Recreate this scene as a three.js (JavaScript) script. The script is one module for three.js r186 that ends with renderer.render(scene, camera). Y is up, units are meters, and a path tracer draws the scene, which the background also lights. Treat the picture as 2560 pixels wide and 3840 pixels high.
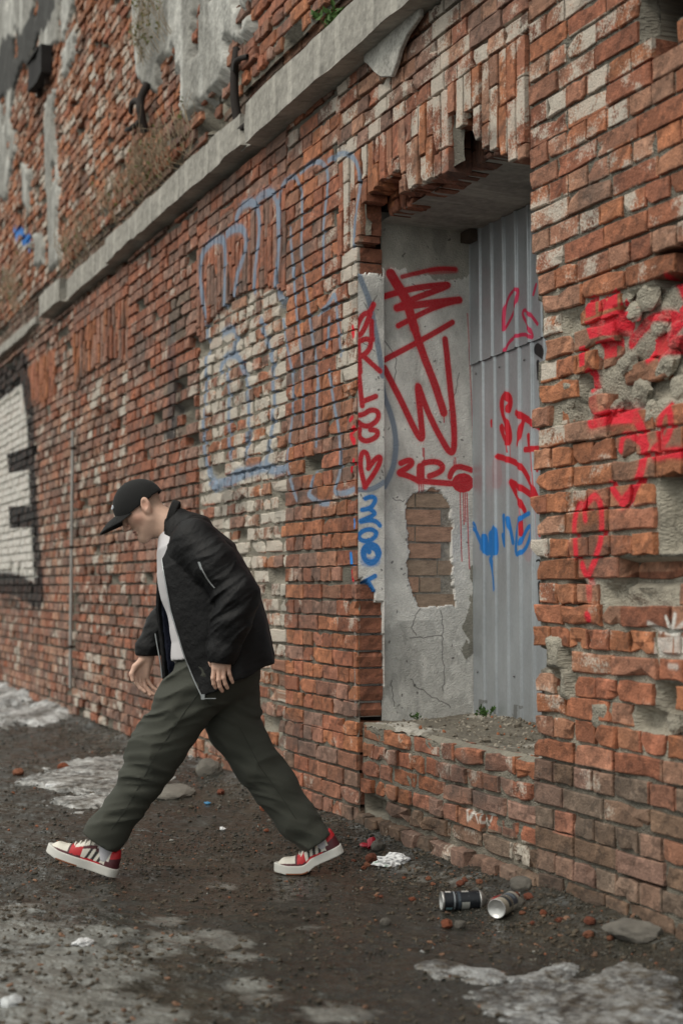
import * as THREE from 'three';
import { mergeGeometries } from 'three/addons/utils/BufferGeometryUtils.js';

// ---------------------------------------------------------------- camera, sky, sun, exposure
// world: x runs along the wall (towards the camera), y is up, z points out of the wall into the yard; metres
const scene = new THREE.Scene();
const camera = new THREE.PerspectiveCamera(39.6, 2 / 3, 0.05, 900);
camera.position.set(6.55, 1.16, 2.68);
camera.lookAt(6.55 - 0.9186, 1.16 + 0.0526, 2.68 - 0.3914);
camera.focus = 6.1;
camera.userData.fStop = 2.0;

const renderer = new THREE.WebGLRenderer();
renderer.toneMapping = THREE.LinearToneMapping;
renderer.toneMappingExposure = 1.5;
renderer.shadowMap.enabled = true;

{ // even overcast: brighter overhead, darker to the horizon
  const W = 64, H = 64, d = new Float32Array(W * H * 4);
  for (let j = 0; j < H; j++) for (let i = 0; i < W; i++) {
    const el = ((j + 0.5) / H - 0.5) * Math.PI, sn = Math.sin(el), k = (j * W + i) * 4;
    const L = sn > 0 ? (1.8 + 1.2 * sn) / 3 : 0.15;
    d[k] = 0.985 * L; d[k + 1] = 1.0 * L; d[k + 2] = 0.945 * L; d[k + 3] = 1;
  }
  const t = new THREE.DataTexture(d, W, H, THREE.RGBAFormat, THREE.FloatType);
  t.mapping = THREE.EquirectangularReflectionMapping; t.magFilter = THREE.LinearFilter; t.needsUpdate = true;
  scene.background = t; scene.environment = t;
}
const sun = new THREE.DirectionalLight(0xfff4e6, 0.95);
sun.position.set(2.5, 13, 10); sun.target.position.set(0, 0, 0);
sun.castShadow = true; sun.shadow.radius = 45; sun.shadow.mapSize.set(2048, 2048);
Object.assign(sun.shadow.camera, { left: -14, right: 14, top: 14, bottom: -14, near: 1, far: 45 });
scene.add(sun, sun.target);

// ---------------------------------------------------------------- helpers
let seed = 20240;
function rnd() { seed = (seed + 0x6d2b79f5) | 0; let t = Math.imul(seed ^ (seed >>> 15), 1 | seed); t = (t + Math.imul(t ^ (t >>> 7), 61 | t)) ^ t; return ((t ^ (t >>> 14)) >>> 0) / 4294967296; }
const rr = (a, b) => a + (b - a) * rnd();
const clamp = (x, a = 0, b = 1) => Math.min(b, Math.max(a, x));
const mix = (a, b, t) => a + (b - a) * t;
const sstep = (a, b, x) => { const t = clamp((x - a) / (b - a)); return t * t * (3 - 2 * t); };
const hash3 = (x, y, z) => { let h = Math.imul(x, 374761393) + Math.imul(y, 668265263) + Math.imul(z, 2147483647 - 1274126177); h = Math.imul(h ^ (h >>> 13), 1274126177); return ((h ^ (h >>> 16)) >>> 0) / 4294967296; };
function vn3(x, y, z) {
  const ix = Math.floor(x), iy = Math.floor(y), iz = Math.floor(z); let fx = x - ix, fy = y - iy, fz = z - iz;
  fx = fx * fx * (3 - 2 * fx); fy = fy * fy * (3 - 2 * fy); fz = fz * fz * (3 - 2 * fz);
  const h = (a, b, c) => hash3(ix + a, iy + b, iz + c);
  return mix(mix(mix(h(0, 0, 0), h(1, 0, 0), fx), mix(h(0, 1, 0), h(1, 1, 0), fx), fy), mix(mix(h(0, 0, 1), h(1, 0, 1), fx), mix(h(0, 1, 1), h(1, 1, 1), fx), fy), fz);
}
const fb3 = (x, y, z, o = 4) => { let s = 0, a = 0.5, n = 0; for (let i = 0; i < o; i++) { s += a * vn3(x, y, z); n += a; a *= 0.5; x = x * 2.03 + 7.1; y = y * 2.03 + 3.7; z = z * 2.03 + 1.9; } return s / n; };
// tiling noise field, sampled fast by the textures
const NT = 512;
function tileNoise(base, oct, sd) {
  const o = new Float32Array(NT * NT); let amp = 1, tot = 0;
  for (let k = 0, c = base; k < oct; k++, c *= 2, amp *= 0.55) {
    const g = new Float32Array(c * c); for (let i = 0; i < c * c; i++) g[i] = hash3(i % c, (i / c) | 0, sd + k * 17);
    for (let j = 0; j < NT; j++) { const y = j / NT * c, iy = y | 0; let fy = y - iy; fy = fy * fy * (3 - 2 * fy);
      for (let i = 0; i < NT; i++) { const x = i / NT * c, ix = x | 0; let fx = x - ix; fx = fx * fx * (3 - 2 * fx);
        const a = iy % c * c, b = (iy + 1) % c * c, p = ix % c, q = (ix + 1) % c;
        o[j * NT + i] += amp * mix(mix(g[a + p], g[a + q], fx), mix(g[b + p], g[b + q], fx), fy); } }
    tot += amp;
  }
  let lo = 9, hi = -9; for (const v of o) { lo = Math.min(lo, v); hi = Math.max(hi, v); }
  for (let i = 0; i < o.length; i++) o[i] = (o[i] - lo) / (hi - lo);
  return o;
}
const NA = tileNoise(8, 6, 3), NB = tileNoise(48, 3, 77), NC = tileNoise(4, 7, 201);
const smp = (n, x, y) => { const X = x - Math.floor(x), Y = y - Math.floor(y); return n[(((Y * NT) | 0) & 511) * NT + (((X * NT) | 0) & 511)]; };
const toS = (v) => Math.round(255 * (v <= 0.0031308 ? 12.92 * Math.max(v, 0) : 1.055 * Math.pow(Math.min(v, 1), 1 / 2.4) - 0.055));
function dataTex(W, H, fill, srgb = true) {
  const d = new Uint8Array(W * H * 4), c = [0, 0, 0];
  for (let j = 0; j < H; j++) for (let i = 0; i < W; i++) { fill(i, j, c); const k = (j * W + i) * 4; for (let q = 0; q < 3; q++) d[k + q] = srgb ? toS(c[q]) : Math.round(255 * clamp(c[q])); d[k + 3] = 255; }
  const t = new THREE.DataTexture(d, W, H); t.magFilter = THREE.LinearFilter; t.minFilter = THREE.LinearMipmapLinearFilter; t.generateMipmaps = true;
  t.wrapS = t.wrapT = THREE.RepeatWrapping; if (srgb) t.colorSpace = THREE.SRGBColorSpace; t.needsUpdate = true; return t;
}
const greyTex = (n, a = 0, b = 1) => dataTex(NT, NT, (i, j, c) => { c[0] = c[1] = c[2] = mix(a, b, n[j * NT + i]); }, false);
const bumpA = greyTex(NA), bumpB = greyTex(NB), bumpC = greyTex(NC);
const rep = (t, perMetre) => { const c = t.clone(); c.repeat.set(perMetre, perMetre); c.needsUpdate = true; return c; };
const bumpFine = rep(bumpB, 4), bumpMid = rep(bumpA, 2.5);
const grainTex = dataTex(NT, NT, (i, j, c) => { const v = 0.72 + 0.5 * (NB[j * NT + i] - 0.5) + 0.5 * (NA[j * NT + i] - 0.5); c[0] = v; c[1] = v; c[2] = v; }, true);
const std = (o) => new THREE.MeshStandardMaterial({ roughness: 0.9, metalness: 0, ...o });
const lin = (r, g, b) => new THREE.Color().setRGB(r, g, b);

const taken = {};
const numbered = (n) => { const k = (taken[n] = (taken[n] ?? -1) + 1); return k ? n + '_' + String(k).padStart(3, '0') : n; };
const shad = (o) => { o.castShadow = true; o.receiveShadow = true; return o; };
function part(name, geo, mat, parent, label) { const m = shad(new THREE.Mesh(geo, mat)); m.name = name; if (label) m.userData.label = label; parent.add(m); return m; }
function thing(name, label, category, pos = [0, 0, 0], group) {
  const g = new THREE.Group(); g.name = numbered(name); g.position.set(...pos); g.userData = { label, category }; if (group) g.userData.group = group; scene.add(g); return g;
}
function solo(name, geo, mat, label, category, pos = [0, 0, 0], group) {
  const m = shad(new THREE.Mesh(geo, mat)); m.name = numbered(name); m.position.set(...pos); m.userData = { label, category }; if (group) m.userData.group = group; scene.add(m); return m;
}
function structure(name, geo, mat) { const m = shad(new THREE.Mesh(geo, mat)); m.name = numbered(name); m.userData = { kind: 'structure', label: name.replace(/_/g, ' ') }; scene.add(m); return m; }

class GB { // triangle soup builder
  constructor() { this.p = []; this.u = []; this.c = []; }
  tri(a, b, c, uv, col) { for (const q of [a, b, c]) { this.p.push(q[0], q[1], q[2]); const t = uv(q); this.u.push(t[0], t[1]); if (col) this.c.push(col[0], col[1], col[2]); } }
  quad(a, b, c, d, uv, col) { this.tri(a, b, c, uv, col); this.tri(a, c, d, uv, col); }
  geo() { const g = new THREE.BufferGeometry(); g.setAttribute('position', new THREE.Float32BufferAttribute(this.p, 3)); g.setAttribute('uv', new THREE.Float32BufferAttribute(this.u, 2)); if (this.c.length) g.setAttribute('color', new THREE.Float32BufferAttribute(this.c, 3)); g.computeVertexNormals(); return g; }
}
// grid sheet: f(a, b) -> [x, y, z]; uv(a, b) in metres; optional colour(a, b); optional keep(a, b)
function sheet(as, bs, f, uv, colour, flip, keep) {
  const p = [], u = [], c = [], ix = [], n = bs.length;
  for (const a of as) for (const b of bs) { p.push(...f(a, b)); u.push(...uv(a, b)); if (colour) c.push(...colour(a, b)); }
  for (let i = 0; i < as.length - 1; i++) for (let j = 0; j < n - 1; j++) {
    if (keep && !keep((as[i] + as[i + 1]) / 2, (bs[j] + bs[j + 1]) / 2)) continue;
    const q = i * n + j; if (flip) ix.push(q, q + 1, q + n, q + 1, q + n + 1, q + n); else ix.push(q, q + n, q + 1, q + 1, q + n, q + n + 1);
  }
  const g = new THREE.BufferGeometry(); g.setAttribute('position', new THREE.Float32BufferAttribute(p, 3)); g.setAttribute('uv', new THREE.Float32BufferAttribute(u, 2)); if (colour) g.setAttribute('color', new THREE.Float32BufferAttribute(c, 3));
  g.setIndex(ix); g.computeVertexNormals(); return g;
}
const range = (a, b, st) => { const n = Math.max(1, Math.round((b - a) / st)), o = []; for (let i = 0; i <= n; i++) o.push(a + (b - a) * i / n); return o; };
function inPoly(x, y, P) { let r = false; for (let i = 0, j = P.length - 1; i < P.length; j = i++) { const [a, b] = P[i], [c, d] = P[j]; if ((b > y) !== (d > y) && x < (c - a) * (y - b) / (d - b) + a) r = !r; } return r; }
// lumpy stone: noise-pushed icosahedron
function stoneGeo(detail, rough, sd, sq = [1, 1, 1]) {
  const g = new THREE.IcosahedronGeometry(1, detail), p = g.attributes.position;
  for (let i = 0; i < p.count; i++) { const x = p.getX(i), y = p.getY(i), z = p.getZ(i), k = 1 + rough * (fb3(x * 1.6 + sd * 9.3, y * 1.6 + sd, z * 1.6, 3) - 0.5) * 2; p.setXYZ(i, x * k * sq[0], y * k * sq[1], z * k * sq[2]); }
  g.computeVertexNormals(); return g;
}

// ---------------------------------------------------------------- paint on the walls: [plane, colour, width m, alpha, filled, points]
// plane w: x,y on the facade; r1, r2: z,y on the plastered door reveal; sh: x,y on the metal sheet
const STROKES = [
['w','G',0.0481,0.95,0,[-1.91,2.848,-1.983,3.002,-2.022,3.173,-1.988,3.275,-1.796,3.307,-1.562,3.275,-1.528,3.174,-1.526,3.018,-1.54,2.866]],
['w','G',0.0446,0.95,0,[-1.497,3.281,-1.371,3.288,-1.186,3.244,-1.126,3.166,-1.184,3.059,-1.305,3.004,-1.35,2.892]],
['w','G',0.0436,0.95,0,[-1.324,3.333,-1.248,3.385,-1.098,3.377,-0.982,3.338,-0.909,3.233,-0.936,3.093,-0.992,2.979,-1.006,2.845]],
['w','G',0.0420,0.95,0,[-0.953,3.35,-0.841,3.365,-0.677,3.323,-0.61,3.226,-0.596,3.138,-0.621,2.929,-0.673,2.799,-0.593,2.691]],
['w','G',0.0480,0.95,0,[-1.892,2.77,-1.922,2.507,-1.97,2.245,-1.949,2.028,-1.877,1.863,-1.772,1.772]],
['w','G',0.0443,0.95,0,[-1.649,2.469,-1.617,2.537,-1.393,2.544,-1.238,2.471,-1.161,2.351,-1.115,2.198,-1.114,2.1,-1.157,1.908]],
['w','G',0.0458,0.95,0,[-1.518,2.45,-1.453,2.339,-1.482,2.139,-1.448,1.933]],
['w','G',0.0419,0.95,0,[-0.918,2.655,-0.778,2.498,-0.71,2.337,-0.695,2.148,-0.747,1.967,-0.828,1.852]],
['w','G',0.0427,0.95,0,[-1.841,1.808,-1.509,1.775,-1.2,1.803,-0.911,1.83,-0.639,1.781,-0.51,1.79]],
['w','G',0.0430,0.95,0,[-1.772,1.766,-1.541,1.787,-1.261,1.838,-0.967,1.806,-0.855,1.854,-0.719,1.797]],
['w','G',0.0453,0.95,0,[-1.619,2.693,-1.426,2.712,-1.331,2.636,-1.393,2.544]],
['w','G',0.0261,0.9,0,[-0.597,3.251,-0.571,3.338,-0.417,3.343,-0.318,3.307,-0.256,3.165,-0.28,2.901,-0.219,2.71,-0.147,2.521,-0.077,2.335,-0.031,2.156]],
['w','G',0.0250,0.9,0,[-0.281,3.324,-0.15,3.346,0.012,3.301,0.09,3.232,0.068,3.083,0.012,2.907,0.035,2.729]],
['w','G',0.0237,0.9,0,[0.09,3.284,0.252,3.285,0.418,3.209,0.478,3.126,0.478,3.029,0.418,2.913,0.408,2.784]],
['w','G',0.0261,0.9,0,[-0.566,2.594,-0.463,2.412,-0.387,2.274,-0.386,2.067,-0.46,1.894,-0.484,1.761,-0.335,1.617]],
['w','G',0.0261,0.9,0,[-0.441,3.065,-0.39,2.835,-0.339,2.554,-0.241,2.316,-0.24,2.006]],
['w','G',0.0250,0.9,0,[-0.054,2.159,-0.053,1.987,-0.065,1.876]],
['w','G',0.0239,0.9,0,[0.102,2.223,0.168,2.047,0.242,1.872,0.253,1.707,0.146,1.623,0.294,1.605,0.416,1.622]],
['w','G',0.0244,0.9,0,[-0.032,2.535,0.102,2.554,0.189,2.614,0.21,2.459,0.253,2.285]],
['w','G',0.0247,0.9,0,[0.102,2.486,0.08,2.354]],
['w','G',0.0247,0.9,0,[-0.168,1.633,-0.007,1.564,0.103,1.575]],
['w','G',0.0251,0.9,0,[-0.087,1.749,-0.144,1.649]],
['w','G',0.0190,0.8,0,[0.384,1.617,0.269,1.611]],
['r1','G',0.0248,0.9,0,[0.023,2.703,0.016,2.684,-0.016,2.615,-0.062,2.514,-0.087,2.392,-0.115,2.258,-0.129,2.161]],
['r2','G',0.0248,0.9,0,[-0.14,2.139,-0.147,2.08,-0.183,2.004,-0.211,1.907,-0.215,1.809,-0.197,1.711,-0.154,1.638]],
['r1','G',0.0218,0.9,0,[-0.135,1.655,-0.078,1.615,-0.001,1.616,0.02,1.616]],
['r1','R',0.0223,1,0,[-0.083,2.5,-0.065,2.456,-0.03,2.453,0.002,2.399,0.009,2.353,-0.009,2.341,-0.041,2.389,-0.065,2.456]],
['r1','R',0.0224,1,0,[-0.072,2.417,-0.069,2.359,-0.076,2.33]],
['r1','R',0.0223,1,0,[-0.002,2.318,-0.012,2.173]],
['r1','R',0.0224,1,0,[0.009,2.308,-0.03,2.333,-0.069,2.329,-0.065,2.287,-0.03,2.252,-0.009,2.244]],
['r1','R',0.0224,1,0,[-0.03,2.249,-0.072,2.213,-0.115,2.183]],
['r1','R',0.0223,1,0,[-0.005,2.166,-0.012,2.102,-0.023,2.012]],
['r1','R',0.0224,1,0,[-0.023,2.032,-0.093,2.061]],
['r1','R',0.0224,1,0,[0.005,1.966,-0.026,1.967,-0.065,1.998,-0.107,1.991,-0.107,1.952,-0.065,1.918,-0.023,1.916,-0.002,1.934]],
['r1','R',0.0223,1,0,[-0.065,1.901,-0.1,1.903,-0.104,1.874,-0.065,1.85,-0.029,1.845,-0.001,1.87,-0.009,1.902]],
['r1','R',0.0222,1,0,[-0.036,1.633,-0.015,1.703,-0.012,1.767,-0.029,1.8,-0.054,1.782,-0.057,1.73]],
['r1','R',0.0223,1,0,[-0.054,1.717,-0.086,1.763,-0.118,1.778,-0.114,1.745,-0.079,1.686,-0.036,1.63]],
['w','R',0.0298,1,0,[0.408,1.909,0.368,1.89,0.384,1.863,0.408,1.847]],
['w','R',0.0165,1,0,[0.397,1.965,0.368,1.955]],
['w','R',0.0225,1,0,[0.409,2.353,0.393,2.395]],
['w','R',0.0193,1,0,[0.4,1.758,0.387,1.713]],
['r1','B',0.0192,1,0,[-0.039,1.575,-0.064,1.586,-0.092,1.58,-0.085,1.551,-0.057,1.525,-0.022,1.521]],
['r1','B',0.0192,1,0,[-0.057,1.528,-0.092,1.512,-0.078,1.493,-0.015,1.469]],
['r1','B',0.0192,1,0,[-0.015,1.466,-0.057,1.476,-0.102,1.468,-0.113,1.449]],
['r1','B',0.0191,1,0,[-0.095,1.414,-0.093,1.4,-0.081,1.388,-0.062,1.378,-0.04,1.374,-0.021,1.377,-0.008,1.386,-0.004,1.398,-0.011,1.412,-0.027,1.423,-0.048,1.43,-0.069,1.43,-0.086,1.425,-0.095,1.414]],
['r1','B',0.0191,1,0,[-0.112,1.32,-0.107,1.3,-0.093,1.285,-0.072,1.278,-0.051,1.28,-0.033,1.291,-0.024,1.309,-0.024,1.329,-0.033,1.347,-0.051,1.359,-0.072,1.362,-0.093,1.355,-0.107,1.34,-0.112,1.32]],
['r1','B',0.0191,1,0,[-0.102,1.307,-0.098,1.289,-0.087,1.275,-0.071,1.269,-0.055,1.271,-0.041,1.281,-0.033,1.297,-0.033,1.316,-0.041,1.332,-0.055,1.343,-0.071,1.345,-0.087,1.339,-0.098,1.325,-0.102,1.307]],
['r1','B',0.0191,1,0,[-0.035,1.185,-0.088,1.211]],
['r1','B',0.0191,1,0,[-0.056,1.179,-0.079,1.141]],
['r1','B',0.0191,1,0,[-0.063,1.131,-0.07,1.122]],
['r1','B',0.0221,1,0,[-0.057,1.332,-0.058,1.325]],
['r1','B',0.0441,0.35,0,[-0.035,1.281,-0.067,1.272,-0.092,1.281]],
['w','B',0.0222,1,0,[0.366,1.314,0.376,1.272]],
['w','R',0.0207,1,0,[0.358,1.237,0.363,1.198]],
['w','B',0.0118,1,0,[0.415,1.48,0.418,1.441]],
['r2','R',0.0472,1,0,[-0.188,2.661,-0.271,2.542]],
['r2','R',0.0442,1,0,[-0.271,2.542,-0.314,2.407]],
['r2','R',0.0367,1,0,[-0.314,2.407,-0.365,2.264,-0.431,2.129,-0.471,2.005]],
['r2','D',0.0188,0.9,0,[-0.249,2.653,-0.381,2.695,-0.47,2.716,-0.537,2.715]],
['r2','D',0.0297,0.5,0,[-0.403,2.695,-0.537,2.712]],
['r2','D',0.0269,1,0,[-0.155,2.55,-0.278,2.596,-0.44,2.629,-0.522,2.64,-0.396,2.586,-0.293,2.544,-0.22,2.499]],
['r2','D',0.0320,1,0,[-0.22,2.499,-0.366,2.533,-0.559,2.565]],
['r2','D',0.0239,1,0,[-0.559,2.565,-0.44,2.526,-0.336,2.474,-0.227,2.413]],
['r2','R',0.0246,1,0,[-0.155,2.244,-0.307,2.327,-0.439,2.402,-0.521,2.452]],
['r2','R',0.0289,1,0,[-0.155,2.205,-0.248,2.04,-0.36,1.831,-0.346,1.979,-0.324,2.162,-0.364,2.046,-0.437,1.904,-0.522,1.781,-0.53,1.921,-0.505,2.153,-0.48,2.365]],
['r2','R',0.0256,1,0,[-0.24,1.751,-0.283,1.773,-0.305,1.754,-0.269,1.726,-0.218,1.702,-0.276,1.694,-0.334,1.669]],
['r2','R',0.0259,1,0,[-0.363,1.756,-0.422,1.771,-0.47,1.746,-0.451,1.712,-0.392,1.694]],
['r2','R',0.0258,1,0,[-0.334,1.669,-0.429,1.665,-0.51,1.661]],
['r2','R',0.0260,1,0,[-0.503,1.694,-0.51,1.727,-0.555,1.752,-0.619,1.731]],
['r2','R',0.0392,1,0,[-0.345,1.735,-0.345,1.676]],
['r2','R',0.0061,1,1,[-0.632,1.668,-0.625,1.646,-0.607,1.629,-0.58,1.62,-0.553,1.622,-0.53,1.634,-0.517,1.654,-0.517,1.676,-0.53,1.696,-0.553,1.709,-0.581,1.713,-0.607,1.706,-0.625,1.69,-0.632,1.668]],
['r2','R',0.0053,0.9,0,[-0.558,1.623,-0.567,1.285]],
['r2','R',0.0053,0.9,0,[-0.575,1.617,-0.579,1.464]],
['r2','R',0.0053,0.9,0,[-0.595,1.617,-0.608,1.249]],
['r2','R',0.0053,0.9,0,[-0.585,1.617,-0.588,1.477]],
['r2','R',0.0053,0.9,0,[-0.337,1.656,-0.34,1.525]],
['r2','R',0.0053,0.9,0,[-0.359,1.65,-0.363,1.559]],
['r2','R',0.0053,0.9,0,[-0.348,1.657,-0.351,1.591]],
['r2','R',0.0138,0.9,0,[-0.641,1.778,-0.648,1.612,-0.658,1.452]],
['r2','R',0.0062,0.6,0,[-0.604,2.501,-0.631,1.925,-0.639,1.725]],
['r2','R',0.0053,0.9,0,[-0.363,1.828,-0.365,1.756]],
['r2','R',0.0053,0.9,0,[-0.356,1.828,-0.358,1.788]],
['r2','R',0.0053,0.9,0,[-0.524,1.774,-0.525,1.721]],
['r2','R',0.0053,0.9,0,[-0.533,1.788,-0.534,1.748]],
['r2','R',0.0053,0.9,0,[-0.471,2.001,-0.472,1.958]],
['sh','R',0.0044,0.85,0,[0.78,1.825,0.785,1.761]],
['sh','R',0.0044,0.85,0,[0.761,1.827,0.765,1.788]],
['sh','R',0.0042,0.85,0,[1.033,1.544,1.039,1.483]],
['sh','R',0.0043,0.85,0,[0.983,1.781,0.988,1.682]],
['sh','R',0.0043,0.85,0,[0.856,1.818,0.858,1.774]],
['sh','P',0.0148,0.95,0,[0.767,2.274,0.786,2.303,0.875,2.321,0.96,2.313,1.026,2.278,0.985,2.34,0.913,2.416,0.962,2.432,1.056,2.341]],
['sh','P',0.0152,0.95,0,[0.762,2.365,0.756,2.444,0.802,2.525,0.89,2.54,0.889,2.496,0.838,2.416,0.768,2.371]],
['sh','P',0.0149,0.95,0,[1.047,2.522,1.023,2.483]],
['sh','R',0.0369,1,0,[0.776,1.991,0.802,2.026,0.745,2.065,0.7,2.032,0.725,1.965,0.781,1.889,0.781,1.831,0.736,1.855,0.705,1.909]],
['sh','R',0.0296,1,0,[0.845,1.964,1.038,1.881,1.108,1.855]],
['sh','R',0.0275,1,0,[0.906,1.926,0.856,1.818]],
['sh','R',0.0242,1,0,[0.948,1.847,0.959,1.784]],
['sh','R',0.0238,1,0,[0.917,1.787,1.072,1.78]],
['sh','R',0.0183,1,0,[1.036,1.777,1.023,1.686]],
['sh','R',0.0210,1,0,[0.607,1.949,0.61,1.932]],
['sh','R',0.0257,1,0,[0.664,1.777,0.817,1.746,0.928,1.687,1.033,1.544]],
['sh','R',0.0272,1,0,[1.033,1.544,0.914,1.607,0.791,1.646]],
['sh','R',0.0259,1,0,[0.784,1.647,0.864,1.56,0.912,1.507]],
['sh','R',0.0233,1,0,[1.069,1.643,1.218,1.668,1.262,1.674]],
['sh','R',0.0179,1,0,[1.138,1.659,1.176,1.542]],
['sh','R',0.0248,1,0,[1.042,1.397,1.089,1.45,1.159,1.489,1.237,1.506]],
['sh','R',0.0215,1,0,[0.881,1.459,0.886,1.402]],
['sh','R',0.0042,0.7,0,[0.988,1.775,0.997,1.564]],
['sh','R',0.0035,0.6,0,[1.098,1.644,1.102,1.558]],
['sh','R',0.0036,0.6,0,[0.876,1.521,0.898,1.358]],
['sh','R',0.0035,0.4,0,[0.997,1.564,1.012,1.331]],
['sh','R',0.0816,0.13,0,[0.656,1.72,0.662,1.668]],
['sh','R',0.0851,0.12,0,[0.875,1.447,0.946,1.32]],
['sh','B',0.0144,0.97,0,[0.375,1.483,0.431,1.478,0.458,1.417,0.43,1.438,0.382,1.48]],
['sh','B',0.0244,0.97,0,[0.458,1.417,0.505,1.363]],
['sh','B',0.0339,0.97,0,[0.505,1.35,0.54,1.434,0.565,1.296,0.633,1.479,0.658,1.307,0.606,1.36,0.552,1.31,0.525,1.369]],
['sh','B',0.0236,0.97,0,[0.718,1.491,0.747,1.28,0.71,1.402]],
['sh','B',0.0234,0.97,0,[0.763,1.476,0.829,1.295,0.787,1.412]],
['sh','B',0.0193,0.97,0,[0.948,1.493,0.887,1.483,0.85,1.448,0.837,1.398,0.823,1.298,0.91,1.327,0.947,1.369,0.974,1.424,0.954,1.44,0.911,1.408,0.873,1.359]],
['sh','B',0.0280,0.97,0,[0.592,1.289,0.624,1.237,0.63,1.153]],
['sh','B',0.0402,0.97,0,[0.593,1.406,0.605,1.321]],
['sh','K',0.0491,1,0,[1.031,2.233,1.078,2.208]],
['sh','K',0.0222,1,0,[1.036,2.171,1.041,2.102]],
['sh','K',0.0267,1,0,[1.036,1.172,1.044,1.093]],
['sh','K',0.0085,1,0,[1.011,1.276,1.04,1.287,1.043,1.269]],
['sh','K',0.0122,1,0,[1.08,1.987,1.086,1.955]],
['w','Q',0.0046,1,1,[2.403,2.149,2.46,2.157,2.462,2.088,2.402,2.088]],
['w','Q',0.0046,1,1,[2.482,2.134,2.516,2.145,2.528,2.118,2.546,2.136,2.592,2.155,2.594,2.093,2.481,2.096]],
['w','Q',0.0045,1,1,[2.395,2.075,2.503,2.078,2.588,2.08,2.647,2.066,2.622,1.992,2.508,2.011,2.426,2.012]],
['w','Q',0.0045,1,1,[2.606,2.094,2.624,2.114,2.635,2.092]],
['w','Q',0.0047,1,1,[2.359,1.992,2.394,1.992,2.393,1.927,2.361,1.924]],
['w','Q',0.0045,1,1,[2.458,1.994,2.568,1.994,2.57,1.925,2.481,1.928]],
['w','Q',0.0372,1,0,[2.412,1.892,2.424,1.848]],
['w','Q',0.0415,0.2,0,[2.448,1.8,2.454,1.774]],
['w','Q',0.0326,1,0,[2.615,1.969,2.657,2.0,2.704,2.029,2.788,2.034,2.863,2.014,2.879,1.992]],
['w','Q',0.0275,1,0,[2.814,1.951,2.868,1.955,2.91,1.977,2.927,2.016]],
['w','Q',0.0255,1,0,[2.861,2.135,2.897,2.082,2.909,2.048]],
['w','Q',0.0298,1,0,[2.786,1.929,2.867,1.936,2.955,1.925]],
['w','Q',0.0256,1,0,[2.752,1.891,2.807,1.906,2.867,1.913,2.93,1.897]],
['w','Q',0.0472,1,0,[2.441,1.728,2.497,1.729,2.581,1.73,2.675,1.719]],
['w','Q',0.0348,1,0,[2.686,1.715,2.725,1.677,2.741,1.616,2.734,1.567,2.705,1.504,2.647,1.457,2.612,1.439]],
['w','Q',0.0247,1,0,[2.612,1.439,2.565,1.472,2.547,1.501]],
['w','Q',0.0222,1,0,[2.603,1.612,2.61,1.655,2.651,1.662,2.702,1.637,2.752,1.615]],
['w','Q',0.0256,1,0,[2.863,1.727,2.825,1.706,2.813,1.655,2.834,1.611,2.872,1.64,2.884,1.69,2.863,1.727]],
['w','Q',0.0300,1,0,[2.834,1.608,2.774,1.597,2.806,1.571,2.86,1.586,2.948,1.572]],
['w','Q',0.0243,1,0,[2.331,1.27,2.325,1.334,2.32,1.388,2.347,1.447,2.385,1.441,2.391,1.395]],
['w','Q',0.0250,1,0,[2.392,1.441,2.443,1.476,2.48,1.457,2.491,1.415,2.49,1.329,2.464,1.278,2.413,1.21,2.387,1.192,2.363,1.235]],
['w','Q',0.0276,0.35,0,[2.4,1.175,2.405,1.123]],
['w','Q',0.0298,1,0,[2.4,1.065,2.404,1.055]],
['w','W',0.0120,0.9,0,[2.872,1.014,2.843,1.069]],
['w','W',0.0128,0.9,0,[2.872,1.014,2.888,1.074]],
['w','W',0.0159,0.75,0,[2.811,1.022,2.752,1.044]],
['w','W',0.0126,0.7,0,[2.872,1.014,2.929,1.048]],
['w','W',0.0182,0.8,0,[2.841,1.018,2.902,1.015]],
['w','W',0.0154,0.45,0,[2.855,0.913,2.892,0.913]],
['w','W',0.0036,0.72,1,[2.773,0.995,2.872,1.003,2.87,0.94,2.778,0.942]],
['w','W',0.0036,0.72,1,[2.881,1.003,2.954,1.003,2.952,0.941,2.879,0.939]],
['w','W',0.0133,0.75,0,[1.513,0.279,1.518,0.238]],
['w','W',0.0132,0.75,0,[1.535,0.246,1.578,0.283]],
['w','W',0.0111,0.75,0,[1.573,0.287,1.605,0.241]],
['w','W',0.0101,0.75,0,[1.697,0.265,1.693,0.253,1.68,0.242,1.662,0.235,1.643,0.233,1.628,0.238,1.619,0.247,1.619,0.259,1.628,0.271,1.644,0.28,1.663,0.285,1.68,0.283,1.693,0.276,1.697,0.265]],
['w','S',0.1624,0.5,0,[-2.689,2.864,-2.631,2.589,-2.677,2.329]],
['w','W',0.0126,0.93,1,[-12.551,3.379,-9.405,3.368,-8.134,3.34,-7.89,3.249,-7.807,2.985,-7.601,2.836,-7.682,2.558,-7.532,2.21,-7.379,1.773,-7.237,1.466,-7.158,1.166,-7.473,1.227,-12.344,1.248]],
['w','K',0.2956,0.9,0,[-12.568,3.546,-9.408,3.411,-8.713,3.426,-8.037,3.436,-7.924,3.254,-7.634,2.84,-7.539,2.334,-7.376,1.712,-7.094,1.106]],
['w','K',0.0126,0.92,1,[-8.957,2.592,-7.649,2.555,-7.734,2.337,-8.866,2.383]],
['w','K',0.0122,0.92,1,[-8.84,2.02,-7.389,1.944,-7.441,1.751,-8.749,1.789]],
['w','K',0.2104,0.9,0,[-12.562,1.268,-9.246,1.203,-8.084,1.178,-7.28,1.072]],
['w','K',0.0912,0.6,0,[-9.093,0.991,-8.57,1.042,-8.068,0.935]],
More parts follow.
